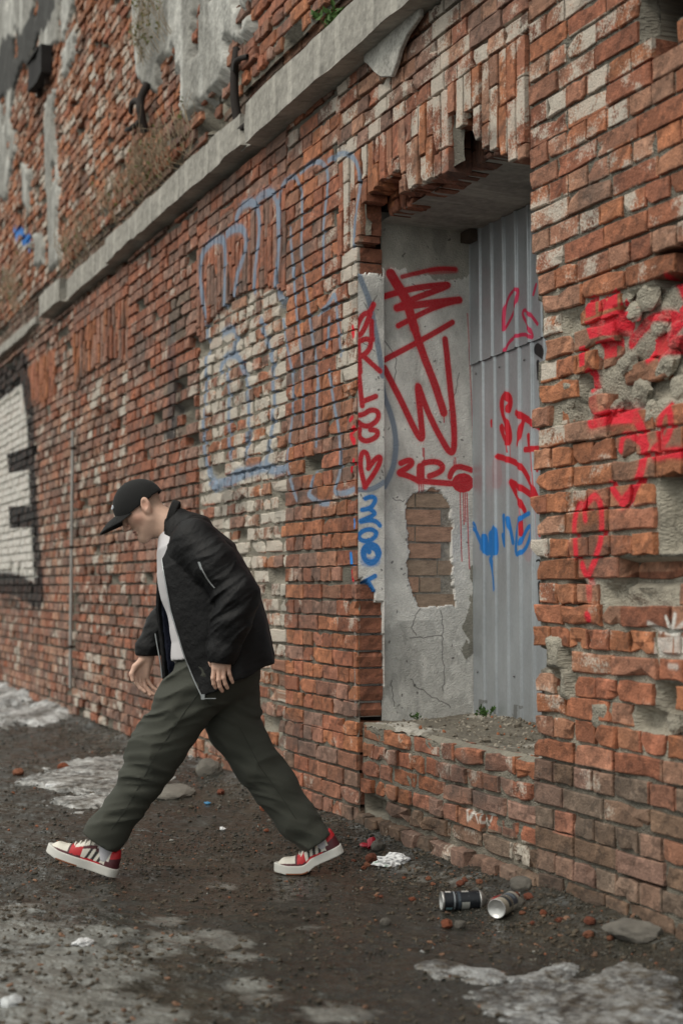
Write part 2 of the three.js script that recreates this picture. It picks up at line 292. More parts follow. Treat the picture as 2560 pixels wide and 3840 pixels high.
['w','B',0.0636,0.9,0,[-8.71,5.001,-8.442,4.799,-8.578,4.947,-8.076,4.83,-8.25,4.71,-7.832,4.706]],
['w','B',0.0520,0.9,0,[-7.951,4.733,-7.824,4.57]]];
const PAINT = { R: [204, 14, 38], D: [204, 14, 38], P: [214, 32, 84], Q: [208, 38, 54], B: [18, 128, 214], G: [126, 141, 160], K: [22, 22, 23], W: [214, 212, 206], S: [60, 58, 60] };
function drawPaint(ctx, plane, X, Y, ppm, spray) {
  ctx.lineCap = 'round'; ctx.lineJoin = 'round';
  for (const [pl, col, w, al, fill, q] of STROKES) {
    if (pl !== plane) continue;
    const path = () => { ctx.beginPath(); ctx.moveTo(X(q[0]), Y(q[1]));
      if (fill) { for (let i = 2; i < q.length; i += 2) ctx.lineTo(X(q[i]), Y(q[i + 1])); ctx.closePath(); }
      else { for (let i = 2; i < q.length - 2; i += 2) ctx.quadraticCurveTo(X(q[i]), Y(q[i + 1]), X(i + 4 < q.length ? (q[i] + q[i + 2]) / 2 : q[i + 2]), Y(i + 4 < q.length ? (q[i + 1] + q[i + 3]) / 2 : q[i + 3])); if (q.length === 4) ctx.lineTo(X(q[2]), Y(q[3])); } };
    const c = PAINT[col], W = Math.max(w * ppm, 1);
    if (spray && !fill && w > 0.012) { for (const [k, a] of [[1.9, 0.05], [1.45, 0.1], [1.22, 0.22]]) { ctx.strokeStyle = `rgba(${c},${a * al})`; ctx.lineWidth = W * k + 1.5; path(); ctx.stroke(); }
      for (let i = 0; i + 3 < q.length; i += 2) { const L = Math.hypot(q[i + 2] - q[i], q[i + 3] - q[i + 1]) * ppm, n = Math.min(160, Math.round(L * 0.9)); ctx.fillStyle = `rgba(${c},${0.6 * al})`; for (let k = 0; k < n; k++) { const t = rnd(), o = (rnd() + rnd() + rnd() - 1.5) * W * 1.25, an = rnd() * 6.3; ctx.beginPath(); ctx.arc(X(mix(q[i], q[i + 2], t)) + Math.cos(an) * o, Y(mix(q[i + 1], q[i + 3], t)) + Math.sin(an) * o, rr(0.3, 0.9), 0, 7); ctx.fill(); } } }
    if (fill) { ctx.fillStyle = `rgba(${c},${al})`; path(); ctx.fill(); }
    ctx.strokeStyle = `rgba(${c},${al})`; ctx.lineWidth = W * (fill ? 0.6 : 1.08); path(); ctx.stroke();
  }
}
function paintLayer(plane, W, H, a0, b1, ppm, spray = true) {
  const cv = document.createElement('canvas'); cv.width = W; cv.height = H; const ctx = cv.getContext('2d');
  drawPaint(ctx, plane, (a) => (a - a0) * ppm, (b) => (b1 - b) * ppm, ppm, spray);
  return ctx.getImageData(0, 0, W, H).data;
}
const S2L = new Float32Array(256); for (let i = 0; i < 256; i++) { const v = i / 255; S2L[i] = v <= 0.04045 ? v / 12.92 : Math.pow((v + 0.055) / 1.055, 2.4); }

// ---------------------------------------------------------------- brickwork: first decide every brick, then colour maps, then shapes
// tones are linear base colours
const T_ORANGE = [0.345, 0.135, 0.064], T_RED = [0.285, 0.106, 0.06], T_PALE = [0.35, 0.19, 0.125], T_MAUVE = [0.235, 0.138, 0.104], T_MUD = [0.14, 0.088, 0.058], T_GREY = [0.165, 0.12, 0.09], T_DARK = [0.06, 0.048, 0.044];
const LIME = [0.55, 0.51, 0.44];
const bricks = [];
const tone = (list) => { const a = list[(rnd() * list.length) | 0], b = list[(rnd() * list.length) | 0], k = rnd() * 0.6, v = rr(0.72, 1.22); return [0, 1, 2].map((i) => mix(a[i], b[i], k) * v); };
const C0 = 0.08;                                                   // course height
const ndc = new THREE.Vector3(); camera.updateMatrixWorld(true);
const inView = (x, y, m) => { ndc.set(x, y, 0).project(camera); return ndc.z < 1 && Math.abs(ndc.x) < 1 + m && Math.abs(ndc.y) < 1 + m * 0.7; };
// lay(zone): courses from y0 to y1 between s0 and s1; look(b) may change or drop a brick
function lay({ s0, s1, y0, y1, z, look, soldier, jit = 0.004, from = 0, part: zone }) {
  if (soldier) {
    const mod = soldier.mod ?? 0.069;
    for (let s = s0, k = 0; s < s1 - 0.03; s += mod, k++) {
      const w = Math.min(mod, s1 - s) - rr(0.009, 0.014), cut = [0, 0.1, 0.03, 0.14][(k * 7 + (k >> 2)) % 4] * 0.9; let lo = soldier.bottom(s + mod / 2), top = y1;
      const seg = []; let y = top; let first = true; while (y > lo + 0.03) { const h = first ? 0.25 - cut : 0.255; const b = Math.max(lo, y - h); if (y - b > 0.03) seg.push([b, y]); y -= h; first = false; }
      for (const [b, t] of seg) { const o = { s: s + w / 2, y: (b + t) / 2, w, h: t - b - 0.007, z: z + rr(-jit, jit), d: 0.11, col: null, lime: 0, chip: 0.3, soldier: true, zone }; if (inView(o.s, o.y, 0.25) && look(o) !== false) bricks.push(o); }
    }
    return;
  }
  for (let i = 0, y = y0; y < y1 - 0.03; i++, y += C0) {
    const hd = (i + from) % 2 === 0, mod = hd ? 0.1275 : 0.255; let s = s0 - (hd ? 0 : rr(0.0, 0.01)); let e = s0 + (hd ? 0.125 : (i + from) % 4 === 1 ? 0.19 : 0.255);
    const wob = rr(-0.004, 0.004);
    while (s < s1 - 0.02) {
      let end = Math.min(e, s1); if (s1 - end < 0.05) end = s1;
      const h = Math.min(C0, y1 - y) - rr(0.009, 0.014), w = end - s - rr(0.007, 0.013);
      const o = { s: (s + end) / 2, y: y + C0 / 2 + wob, w, h, z: z + rr(-jit, jit), d: 0.11, col: null, lime: 0, chip: 0.3, zone };
      if (w > 0.03 && inView(o.s, o.y, 0.25) && look(o) !== false) bricks.push(o);
      s = end; e = end + mod * rr(0.95, 1.05); if (!hd && rnd() < 0.12) e = end + 0.13; if (hd && rnd() < 0.08) e = end + 0.2;
    }
  }
}
// damage on the door pier: [s0, y0, s1, y1, kind, depth]
const HURT = [
  [2.775, 2.79, 2.925, 3.3, 'gone', 0.8], [2.79, 2.125, 3.3, 2.215, 'gone', 0.6], [2.46, 1.93, 2.62, 2.01, 'rubble', 0.05], [2.60, 1.76, 3.1, 2.12, 'rubble', 0.055], [2.40, 1.78, 2.62, 1.95, 'rubble', 0.04], [2.25, 1.94, 2.37, 2.13, 'rubble', 0.05], [2.2, 1.70, 2.34, 1.80, 'rubble', 0.03],
  [2.83, 1.28, 3.3, 1.51, 'gone', 0.085], [2.55, 1.17, 3.3, 1.255, 'back', 0.075], [2.27, 1.10, 2.37, 1.175, 'gone', 0.09], [2.51, 1.09, 2.9, 1.175, 'gone', 0.06], [2.33, 1.40, 2.42, 1.45, 'gone', 0.05],
  [2.785, 0.765, 2.90, 0.845, 'gone', 0.14], [2.76, 0.685, 3.2, 0.765, 'rubble', 0.07], [2.38, 0.47, 2.44, 0.53, 'gone', 0.06], [2.60, 0.20, 2.80, 0.245, 'back', 0.04],
  [2.42, 0.69, 2.50, 0.77, 'fill', 0.012], [2.14, 0.86, 2.24, 0.98, 'fill', -0.004], [2.23, 0.77, 2.29, 0.86, 'fill', -0.004], [2.28, 1.60, 2.36, 1.80, 'rubble', 0.03],
];
const hurtAt = (s, y, pad = 0) => HURT.find(([a, b, c, d]) => s > a - pad && s < c + pad && y > b - pad && y < d + pad);
const pierEdge = (y) => 2.035 + (y > 0.6 && y < 2.45 ? 0.055 * (hash3(Math.floor(y / C0), 5, 9) - 0.25) + 0.05 * sstep(1.6, 2.0, y) * (1 - sstep(2.2, 2.5, y)) : 0.012 * hash3(Math.floor(y / C0), 2, 1));
// door pier
for (let i = 0; i < 46; i++) {
  const y = i * C0 - 0.02; lay({ s0: pierEdge(y + 0.02), s1: 3.9, y0: y, y1: Math.min(y + C0, 3.62), z: 0, from: i, part: 'pier', look(b) {
    const h = hurtAt(b.s, b.y), low = b.y < 0.52, up = b.y > 2.25;
    if (h) { if (h[4] === 'gone' || h[4] === 'fill') return false; if (h[4] === 'back') b.z -= h[5]; if (h[4] === 'rubble') { if (rnd() < 0.6) return false; b.z -= rr(0.01, h[5]); b.chip = 1; b.rot = rr(-0.09, 0.09); } }
    b.col = tone(b.y < 0.17 ? [T_DARK, T_MUD, T_MUD] : low ? [T_MUD, T_MUD, T_GREY, T_MAUVE, T_RED] : up ? [T_ORANGE, T_RED, T_RED, T_PALE] : [T_ORANGE, T_ORANGE, T_RED, T_PALE]);
    b.lime = up ? (rnd() < 0.55 ? rr(0.4, 0.8) : 0.15) * (b.s < 2.75 ? 1 : 0.65) : b.y > 1.0 && b.s < 2.2 ? (rnd() < 0.45 ? rr(0.6, 0.95) : 0.25) : rnd() < 0.25 ? 0.35 : 0.08;
    if (!up && !low) { b.chip = Math.max(b.chip, 0.55); b.z += rr(-0.008, 0.004); if (b.y > 0.85 && b.y < 2.2) b.chip = Math.max(b.chip, 0.6); }
    if (low) b.chip = 0.35; if (up) b.chip = 0.22;
  } });
}
// door arch of upright bricks, broken along its lower edge
const ARCH_LOW = [[0.2, 3.23], [0.22, 2.76], [0.50, 2.79], [0.505, 2.95], [0.60, 2.99], [0.80, 3.0], [0.93, 3.02], [0.935, 2.905], [1.22, 2.885], [1.475, 2.87], [1.485, 3.03], [1.60, 3.05], [1.61, 2.95], [1.70, 2.885], [1.84, 2.82], [1.85, 2.79], [2.1, 2.735]];
const prof = (P, x) => { let i = 1; while (i < P.length - 1 && P[i][0] < x) i++; const [a, b] = P[i - 1], [c, d] = P[i]; return b + (d - b) * clamp((x - a) / (c - a)); };
lay({ s0: 0.22, s1: 2.035, y0: 2.7, y1: 3.235, z: 0.002, jit: 0.006, part: 'arch', soldier: { bottom: (s) => prof(ARCH_LOW, s) + rr(-0.004, 0.004) }, look(b) { if (rnd() < 0.012) return false; b.col = tone([T_ORANGE, T_RED, T_PALE, T_RED]); b.lime = rnd() < 0.8 ? rr(0.35, 0.8) : 0.2; b.chip = 0.22; } });
// second, deeper ring of the arch seen through the breaks
lay({ s0: 0.5, s1: 2.0, y0: 2.7, y1: 3.1, z: -0.125, jit: 0.01, part: 'arch', soldier: { bottom: () => 2.9 + rr(0, 0.012) }, look(b) { b.col = tone([T_ORANGE, T_RED, T_RED]); b.chip = 0.8; b.d = 0.1; } });
lay({ s0: 0.2, s1: 2.035, y0: 3.235, y1: 3.62, z: 0, part: 'pier', look(b) { b.col = tone([T_RED, T_PALE, T_MAUVE]); b.lime = rnd() < 0.7 ? rr(0.4, 0.8) : 0.2; b.chip = 0.2; } });
// pilaster beside the door
lay({ s0: -0.5, s1: 0.445, y0: -0.02, y1: 3.62, z: 0, part: 'pilaster', from: 1, look(b) {
  if (b.s > 0.2 && b.y > 2.76) return false;
  if ((b.s > -0.33 && b.s < -0.08 && Math.abs(b.y - 1.77) < 0.05) || (b.s > -0.05 && b.s < 0.05 && Math.abs(b.y - 2.19) < 0.03)) return false;
  if (rnd() < 0.006) b.z -= 0.03;
  b.col = tone(b.y < 0.35 ? [T_MAUVE, T_MUD, T_RED] : [T_ORANGE, T_RED, T_RED, T_MAUVE]); b.lime = b.s > 0.25 && b.y > 2.15 ? 0.8 : b.y > 2.3 ? (rnd() < 0.5 ? rr(0.2, 0.5) : 0.1) : rnd() < 0.2 ? 0.35 : 0.1;
  if (b.s > 0.3) b.d = 0.132; b.chip = 0.35;
} });
// low wall under the doorway
lay({ s0: 0.45, s1: 2.06, y0: -0.035, y1: 0.535, z: -0.02, jit: 0.012, part: 'sill_wall', from: 1, look(b) {
  if (b.y > 0.44 && ((b.s > 0.93 && b.s < 1.04) || (b.s > 1.34 && b.s < 1.42))) return false;
  const tagged = b.s > 1.35 && b.s < 1.75 && b.y > 0.14 && b.y < 0.36; if (!tagged && Math.abs(b.y - 0.165) < 0.05 && (b.s < 0.6 || rnd() < 0.1)) return false; if (!tagged && rnd() < 0.06) return false; if (b.y < 0.1) b.z += 0.035;
  b.col = tone(b.y < 0.22 ? [T_MUD, T_GREY, T_MAUVE] : [T_ORANGE, T_RED, T_RED, T_MAUVE]); b.lime = b.y > 0.4 ? (rnd() < 0.3 ? 0.5 : 0.15) : b.y < 0.22 && rnd() < 0.3 ? 0.5 : 0.12; b.chip = 0.75; b.w *= 0.95; b.h *= 0.94; b.rot = rr(-0.03, 0.03);
} });
// blocked window with whitewashed bricks
const nicheTop = (s, a, b, y) => y + 0.13 * (1 - ((s - (a + b) / 2) / ((b - a) / 2)) ** 2) - 0.02;
lay({ s0: -2.08, s1: -0.505, y0: -0.02, y1: 2.93, z: -0.014, jit: 0.009, part: 'blocked_window', look(b) {
  if (b.y - b.h / 2 > nicheTop(b.s, -2.08, -0.5, 2.74)) return false; if (rnd() < 0.035) return false;
  b.col = tone([T_PALE, T_RED, T_MAUVE, T_ORANGE]); b.lime = b.y > 0.75 ? (rnd() < 0.75 ? rr(0.65, 1) : 0.3) : rnd() < 0.35 ? 0.5 : 0.15; b.chip = 0.7; b.w *= 0.94; b.h *= 0.93; b.rot = rr(-0.02, 0.02);
} });
lay({ s0: -2.085, s1: -0.5, y0: 2.7, y1: 3.31, z: 0.002, jit: 0.005, part: 'arch', soldier: { bottom: (s) => nicheTop(s, -2.09, -0.49, 2.755) }, look(b) { if (rnd() < 0.02) return false; b.col = tone([T_RED, T_MAUVE, T_RED]); b.lime = rnd() < 0.3 ? 0.35 : 0.08; } });
lay({ s0: -2.085, s1: -0.5, y0: 3.31, y1: 3.62, z: 0, part: 'facade', look(b) { b.col = tone([T_RED, T_MAUVE]); b.lime = 0.15; } });
// bay between the blocked windows
lay({ s0: -3.85, s1: -2.085, y0: -0.02, y1: 3.62, z: 0, part: 'facade', look(b) { if (b.s > -2.6 && b.s < -2.1 && b.y > 2.0 && b.y < 2.4 && rnd() < 0.3) return false; if (rnd() < 0.03) return false; b.col = tone([T_RED, T_MAUVE, T_MAUVE, T_RED]); b.w -= 0.01; b.h -= 0.003; if (b.s > -2.75 && b.s < -2.3 && b.y > 2.15 && b.y < 3.1 && rnd() < 0.6) b.col = tone([T_DARK, T_GREY]); b.lime = rnd() < 0.35 ? 0.4 : 0.12; b.z += rr(-0.008, 0.004); } });
// second blocked window
lay({ s0: -5.7, s1: -3.85, y0: -0.02, y1: 3.02, z: -0.014, jit: 0.008, part: 'blocked_window', look(b) { if (b.y - b.h / 2 > nicheTop(b.s, -5.7, -3.85, 2.85)) return false; if (rnd() < 0.06) return false; b.col = tone([T_PALE, T_MAUVE, T_RED, T_MAUVE]); b.w -= 0.012; b.h -= 0.004; b.lime = rnd() < 0.45 ? rr(0.3, 0.8) : 0.2; b.chip = 0.6; b.w *= 0.95; } });
lay({ s0: -5.71, s1: -3.85, y0: 2.8, y1: 3.36, z: 0.002, part: 'arch', soldier: { bottom: (s) => nicheTop(s, -5.72, -3.84, 2.865) }, look(b) { if (rnd() < 0.04) return false; b.col = tone([T_RED, T_ORANGE, T_MAUVE]); b.lime = 0.12; b.z += rr(-0.02, 0.005); } });
lay({ s0: -5.71, s1: -3.85, y0: 3.36, y1: 3.62, z: 0, part: 'facade', look(b) { b.col = tone([T_RED, T_MAUVE]); b.lime = 0.15; } });
// far bay with the mural
lay({ s0: -13.4, s1: -5.71, y0: -0.02, y1: 3.62, z: 0, part: 'facade', look(b) { if (b.y > 2.95 && b.y < 3.36 && b.s > -8.2 && b.s < -6.5) return false; if (rnd() < (b.y > 3.4 ? 0.25 : 0.05)) return false; b.col = tone([T_MAUVE, T_RED, T_PALE, T_MAUVE]); b.w -= 0.016; b.h -= 0.005; b.lime = rnd() < 0.4 ? 0.5 : 0.2; b.z += rr(-0.012, 0.004); } });
lay({ s0: -8.2, s1: -6.5, y0: 2.9, y1: 3.36, z: 0.002, part: 'arch', soldier: { bottom: () => 2.93 }, look(b) { if (rnd() < 0.1) return false; b.col = tone([T_RED, T_ORANGE]); b.lime = 0.1; } });
// storey above the ledge
const bandZ = (s) => (s > -1.2 ? 0.035 : 0);
lay({ s0: -13.4, s1: 3.9, y0: 3.60, y1: 4.06, z: -0.03, jit: 0.008, part: 'upper_wall', look(b) { if (b.s < -1 && rnd() < (b.s > -2.1 ? 0.45 : 0.2)) return false; b.col = tone(b.s > -1 ? [T_MAUVE, T_PALE, T_GREY] : [T_GREY, T_MAUVE, T_MUD]); b.lime = 0.25; } });
lay({ s0: -13.4, s1: 3.9, y0: 4.06, y1: 8.9, z: 0, jit: 0.008, part: 'upper_wall', look(b) {
  b.z += bandZ(b.s); const bad = b.s > -2.2 && b.s < -1.0 && b.y < 4.75; if (rnd() < (bad ? 0.4 : 0.07)) return false;
  b.col = tone(b.s > -3.2 ? [T_ORANGE, T_RED, T_MAUVE] : [T_RED, T_ORANGE, T_PALE, T_ORANGE]); b.lime = b.s < -3.6 && rnd() < 0.5 ? rr(0.35, 0.8) : rnd() < 0.3 ? 0.35 : 0.1; b.chip = 0.6; b.z += rr(-0.015, 0.004); if (b.s < -1) { b.w *= 0.93; b.h *= 0.92; }
} });

// colour maps: one for the bricks and one for the mortar of each stretch of facade, with the paint that was sprayed across both
const TILES = [{ s0: -0.62, s1: 4.0, y0: -0.1, y1: 4.1, ppm: 330 }, { s0: -13.6, s1: -0.62, y0: -0.1, y1: 4.1, ppm: 150 }, { s0: -13.6, s1: 4.0, y0: 4.1, y1: 9.2, ppm: 110 }];
const tileOf = (s, y) => (y > 4.1 ? 2 : s > -0.62 ? 0 : 1);
TILES.forEach((T, ti) => {
  const W = Math.floor((T.s1 - T.s0) * T.ppm), H = Math.floor((T.y1 - T.y0) * T.ppm), base = new Float32Array(W * H * 4);
  for (let k = 0; k < W * H; k++) { base[k * 4] = 0.25; base[k * 4 + 1] = 0.1; base[k * 4 + 2] = 0.06; }
  for (const b of [...bricks].sort((p, q) => p.z - q.z)) { if (tileOf(b.s, b.y) !== ti) continue;
    const i0 = Math.max(0, Math.floor((b.s - b.w / 2 - 0.012 - T.s0) * T.ppm)), i1 = Math.min(W - 1, Math.ceil((b.s + b.w / 2 + 0.012 - T.s0) * T.ppm)), j0 = Math.max(0, Math.floor((b.y - b.h / 2 - 0.007 - T.y0) * T.ppm)), j1 = Math.min(H - 1, Math.ceil((b.y + b.h / 2 + 0.007 - T.y0) * T.ppm));
    for (let j = j0; j <= j1; j++) for (let i = i0; i <= i1; i++) { const k = (j * W + i) * 4; base[k] = b.col[0]; base[k + 1] = b.col[1]; base[k + 2] = b.col[2]; base[k + 3] = b.lime; } }
  const paint = paintLayer('w', W, H, T.s0, T.y1, T.ppm), st = 1 / T.ppm;
  const over = (i, j, c, wear) => { const k = ((H - 1 - j) * W + i) * 4, a = paint[k + 3] / 255; if (a > 0.004) { const x = a * (1 - wear * sstep(0.52, 0.8, smp(NA, i * st * 3.1, j * st * 3.1))); for (let q = 0; q < 3; q++) c[q] = mix(c[q], S2L[paint[k + q]], x); } };
  const fit = (t) => { t.wrapS = t.wrapT = THREE.ClampToEdgeWrapping; t.repeat.set(1 / (T.s1 - T.s0), 1 / (T.y1 - T.y0)); t.offset.set(-T.s0 / (T.s1 - T.s0), -T.y0 / (T.y1 - T.y0)); return t; };
  const bt = fit(dataTex(W, H, (i, j, c) => {
    const k = (j * W + i) * 4, s = i * st, y = j * st, n1 = smp(NB, s * 4, y * 4), n2 = smp(NA, s * 1.7 + 0.3, y * 1.7), n3 = smp(NC, s * 0.37, y * 0.37);
    const fl = sstep(0.6, 0.72, smp(NA, s * 4.3 + 0.1, y * 4.3)), g = (0.66 + 0.4 * n1 + 0.5 * (n2 - 0.25) + 0.25 * (n3 - 0.5)) * (1 + 0.35 * fl) * (1 - 0.35 * sstep(0.62, 0.7, smp(NA, s * 5.1, y * 5.1 + 0.4))); const l = base[k + 3], m = (0.55 + 0.4 * l) * sstep(0.86 - l * 0.62, 1.02 - l * 0.62, n2 * 0.5 + n1 * 0.3 + smp(NC, s * 0.9, y * 0.9) * 0.36);
    const soot = 0.5 * sstep(0.52, 0.85, smp(NC, s * 0.5 + 0.7, y * 0.8 + 0.1));
    for (let q = 0; q < 3; q++) c[q] = mix(mix(base[k + q] * g, LIME[q] * (0.75 + 0.4 * n1), m), 0.055 * (1.2 - q * 0.1), soot);
    over(i, j, c, 0.25);
  }));
  const mt = fit(dataTex(W, H, (i, j, c) => {
    const s = i * st + T.s0, y = j * st + T.y0, n1 = smp(NB, s * 5, y * 5), n2 = smp(NA, s * 1.3, y * 1.3); const v = (0.5 + 0.5 * n1 + 0.5 * (n2 - 0.5));
    const lightM = s > -2.1 && s < -0.5 ? 1.15 : s > 0.45 && s < 2.06 && y < 0.6 ? 1.0 : s > 2.1 && y > 0.6 && y < 2.3 ? 1.55 : 0.75;
    c[0] = 0.28 * v * lightM; c[1] = 0.258 * v * lightM; c[2] = 0.21 * v * lightM; over(i, j, c, 0.3);
  }));
  T.brick = std({ map: bt, bumpMap: bumpFine, bumpScale: 0.003, roughness: 0.92 }); T.mortar = std({ map: mt, bumpMap: bumpFine, bumpScale: 0.009, roughness: 0.97 });
});

const fuv = (q) => [q[0] - q[2] * 0.9, q[1] + q[2] * 0.35];
function brickGeo(b, B) { // worn brick: wavy rim of ten points, soft arris, four sides
  const W = b.w / 2, H = b.h / 2, ro = b.rot ?? rr(-0.006, 0.006), cs = Math.cos(ro), sn = Math.sin(ro), c = Math.min(rr(0.002, 0.005) * (0.6 + 0.9 * b.chip), H * 0.3, W * 0.3), tall = H > W, nx = tall ? 2 : 3, ny = tall ? 3 : 2;
  const yaw = rr(-0.025, 0.025) * b.chip, pit = rr(-0.04, 0.04) * b.chip, wav = 0.0015 + 0.0035 * b.chip;
  const put = (p, q, r) => [b.s + p * cs - q * sn, b.y + p * sn + q * cs, b.z + r + (r > -0.05 ? p * yaw + q * pit : 0)];
  const F = [], per = [];
  for (let j = 0; j <= ny; j++) for (let i = 0; i <= nx; i++) {
    const u = i / nx * 2 - 1, v = j / ny * 2 - 1, ex = Math.abs(u) === 1, ey = Math.abs(v) === 1; let p = u * W, q = v * H, z = rr(-0.0015, 0.0015);
    if (ex || ey) { let ip = 0, iq = 0, iz = 0; const cor = ex && ey; if (rnd() < b.chip * (cor ? 0.42 : 0.16)) { ip = rr(0.003, 0.014); iq = rr(0.002, 0.010); iz = rr(0.003, 0.014); if (rnd() < b.chip * 0.3) { ip *= 1.8; iq *= 1.5; iz *= 1.8; } }
      const P = p - (ex ? Math.sign(u) * Math.min(ip, W * 0.45) : 0) + (ex ? rr(-wav, wav) : rr(-0.01, 0.01) * (ny > 0 ? 1 : 0) * (W > 0.05 ? 1 : 0.3)), Q = q - (ey ? Math.sign(v) * Math.min(iq, H * 0.4) : 0) + (ey ? rr(-wav, wav) : rr(-0.006, 0.006));
      F.push(put(P - (ex ? Math.sign(u) * c : 0), Q - (ey ? Math.sign(v) * c : 0), z - iz * 0.7)); per.push([i, j, P, Q, iz]); } else F.push(put(p + rr(-0.01, 0.01), q, z + rr(-0.002, 0.002)));
  }
  const at = (i, j) => F[j * (nx + 1) + i], ring = []; for (let i = 0; i < nx; i++) ring.push([i, 0]); for (let j = 0; j < ny; j++) ring.push([nx, j]); for (let i = nx; i > 0; i--) ring.push([i, ny]); for (let j = ny; j > 0; j--) ring.push([0, j]);
  for (let j = 0; j < ny; j++) for (let i = 0; i < nx; i++) { if ((i + j) % 2) { B.tri(at(i, j), at(i + 1, j), at(i + 1, j + 1), fuv); B.tri(at(i, j), at(i + 1, j + 1), at(i, j + 1), fuv); } else { B.tri(at(i, j), at(i + 1, j), at(i, j + 1), fuv); B.tri(at(i + 1, j), at(i + 1, j + 1), at(i, j + 1), fuv); } }
  const E = ring.map(([i, j]) => { const [, , P, Q, iz] = per.find((t) => t[0] === i && t[1] === j); return [at(i, j), put(P, Q, -c - iz * 0.8), put(P, Q, -b.d)]; });
  for (let k = 0; k < E.length; k++) { const a = E[k], d = E[(k + 1) % E.length]; B.quad(a[0], a[1], d[1], d[0], fuv); B.quad(a[1], a[2], d[2], d[1], fuv); }
}

// ---------------------------------------------------------------- the building
const building = thing('brick_building', 'long derelict red brick building with a broken concrete ledge and sprayed doorway', 'building');
const zoneParts = {};
// mortar bed: a rough sheet a little behind the brick faces, sunk where bricks are gone
const goneSet = new Set(); { const key = (s, y) => Math.round(s / 0.03) + ',' + Math.round(y / 0.02); for (const b of bricks) { for (let s = b.s - b.w / 2 - 0.01; s <= b.s + b.w / 2 + 0.011; s += 0.015) for (let y = b.y - b.h / 2 - 0.008; y <= b.y + b.h / 2 + 0.009; y += 0.01) goneSet.add(key(s, y)); } goneSet.has2 = (s, y) => goneSet.has(key(s, y)); }
function mortarZ(s, y, z0, depthGone, joint) {
  const n = smp(NA, s * 1.9, y * 1.9), f = smp(NB, s * 2.3 + 0.2, y * 2.3); let d = joint + 0.012 * (n - 0.5) + 0.008 * (f - 0.5);
  if (!goneSet.has2(s, y)) d = depthGone + 0.025 * (n - 0.5);
  return z0 - d;
}
function bed(name, s0, s1, y0, y1, step, zf, ti, keep, label) {
  const g = sheet(range(s0, s1, step), range(y0, y1, step), (s, y) => [s, y, zf(s, y)], (s, y) => [s, y], null, false, keep);
  return part(name, g, TILES[ti].mortar, building, label);
}
zoneParts.pier = bed('pier', 2.06, 3.9, -0.05, 3.62, 0.0165, (s, y) => {
  const h = hurtAt(s, y), n = smp(NC, s * 0.8, y * 0.8), f = smp(NA, s * 2.2, y * 2.2);
  if (h) { if (h[4] === 'gone') return -h[5] - 0.05 * (f - 0.5) - 0.05 * (smp(NB, s * 1.2, y * 1.2) - 0.5) - 0.06 * (n - 0.5); if (h[4] === 'back') return -h[5] - 0.02; if (h[4] === 'fill') return -h[5] + 0.03 * (n - 0.4) + 0.014 * f; return -0.04 + 0.05 * (n - 0.45) + 0.03 * (f - 0.5); }
  return mortarZ(s, y, 0, 0.06, y > 2.3 ? 0.010 : y < 0.5 ? 0.013 : 0.019);
}, 0, null, 'broken brick pier beside the doorway with eroded bricks and exposed mortar');
zoneParts.arch = bed('arch', 0.2, 2.06, 2.72, 3.62, 0.02, (s, y) => mortarZ(s, y, 0, 0.05, 0.026), 0, (s, y) => y > prof(ARCH_LOW, s) + 0.03 || y > 3.2);
zoneParts.pilaster = bed('pilaster', -0.5, 0.44, -0.05, 3.62, 0.02, (s, y) => mortarZ(s, y, 0, 0.07, 0.014), 0, (s, y) => !(s > 0.22 && y > 2.75 && y < 3.23));
zoneParts.sill_wall = bed('sill_wall', 0.44, 2.08, -0.05, 0.53, 0.0165, (s, y) => mortarZ(s, y, -0.02, y > 0.1 && y < 0.24 ? 0.09 : 0.05, y > 0.22 ? 0.013 : 0.018) + (y < 0.08 ? 0.03 : 0), 0, null, 'low ragged brick wall under the doorway');
zoneParts.blocked_window = bed('blocked_window', -2.1, -0.5, -0.05, 2.9, 0.025, (s, y) => mortarZ(s, y, -0.014, 0.04, 0.013), 1, (s, y) => y < nicheTop(s, -2.1, -0.5, 2.78), 'bricked-up window with whitewashed bricks');
bed('facade', -13.4, -3.8, -0.05, 3.62, 0.04, (s, y) => mortarZ(s, y, s > -5.7 && s < -3.85 && y < 2.95 ? -0.014 : 0, 0.07, 0.03), 1);
bed('facade', -3.86, -2.08, -0.05, 3.62, 0.03, (s, y) => mortarZ(s, y, 0, 0.07, 0.026), 1);
bed('facade', -2.2, -0.5, 2.72, 3.62, 0.03, (s, y) => mortarZ(s, y, 0, 0.05, 0.024), 1, (s, y) => y > nicheTop(s, -2.1, -0.5, 2.72));
bed('upper_wall', -13.4, -0.62, 3.6, 4.1, 0.04, (s, y) => mortarZ(s, y, -0.03, 0.09, 0.014), 1);
bed('upper_wall', -0.62, 3.9, 3.6, 4.1, 0.04, (s, y) => mortarZ(s, y, -0.03, 0.06, 0.012), 0);
bed('upper_wall', -13.4, 3.9, 4.04, 9.0, 0.045, (s, y) => mortarZ(s, y, bandZ(s), 0.1, 0.03), 2);
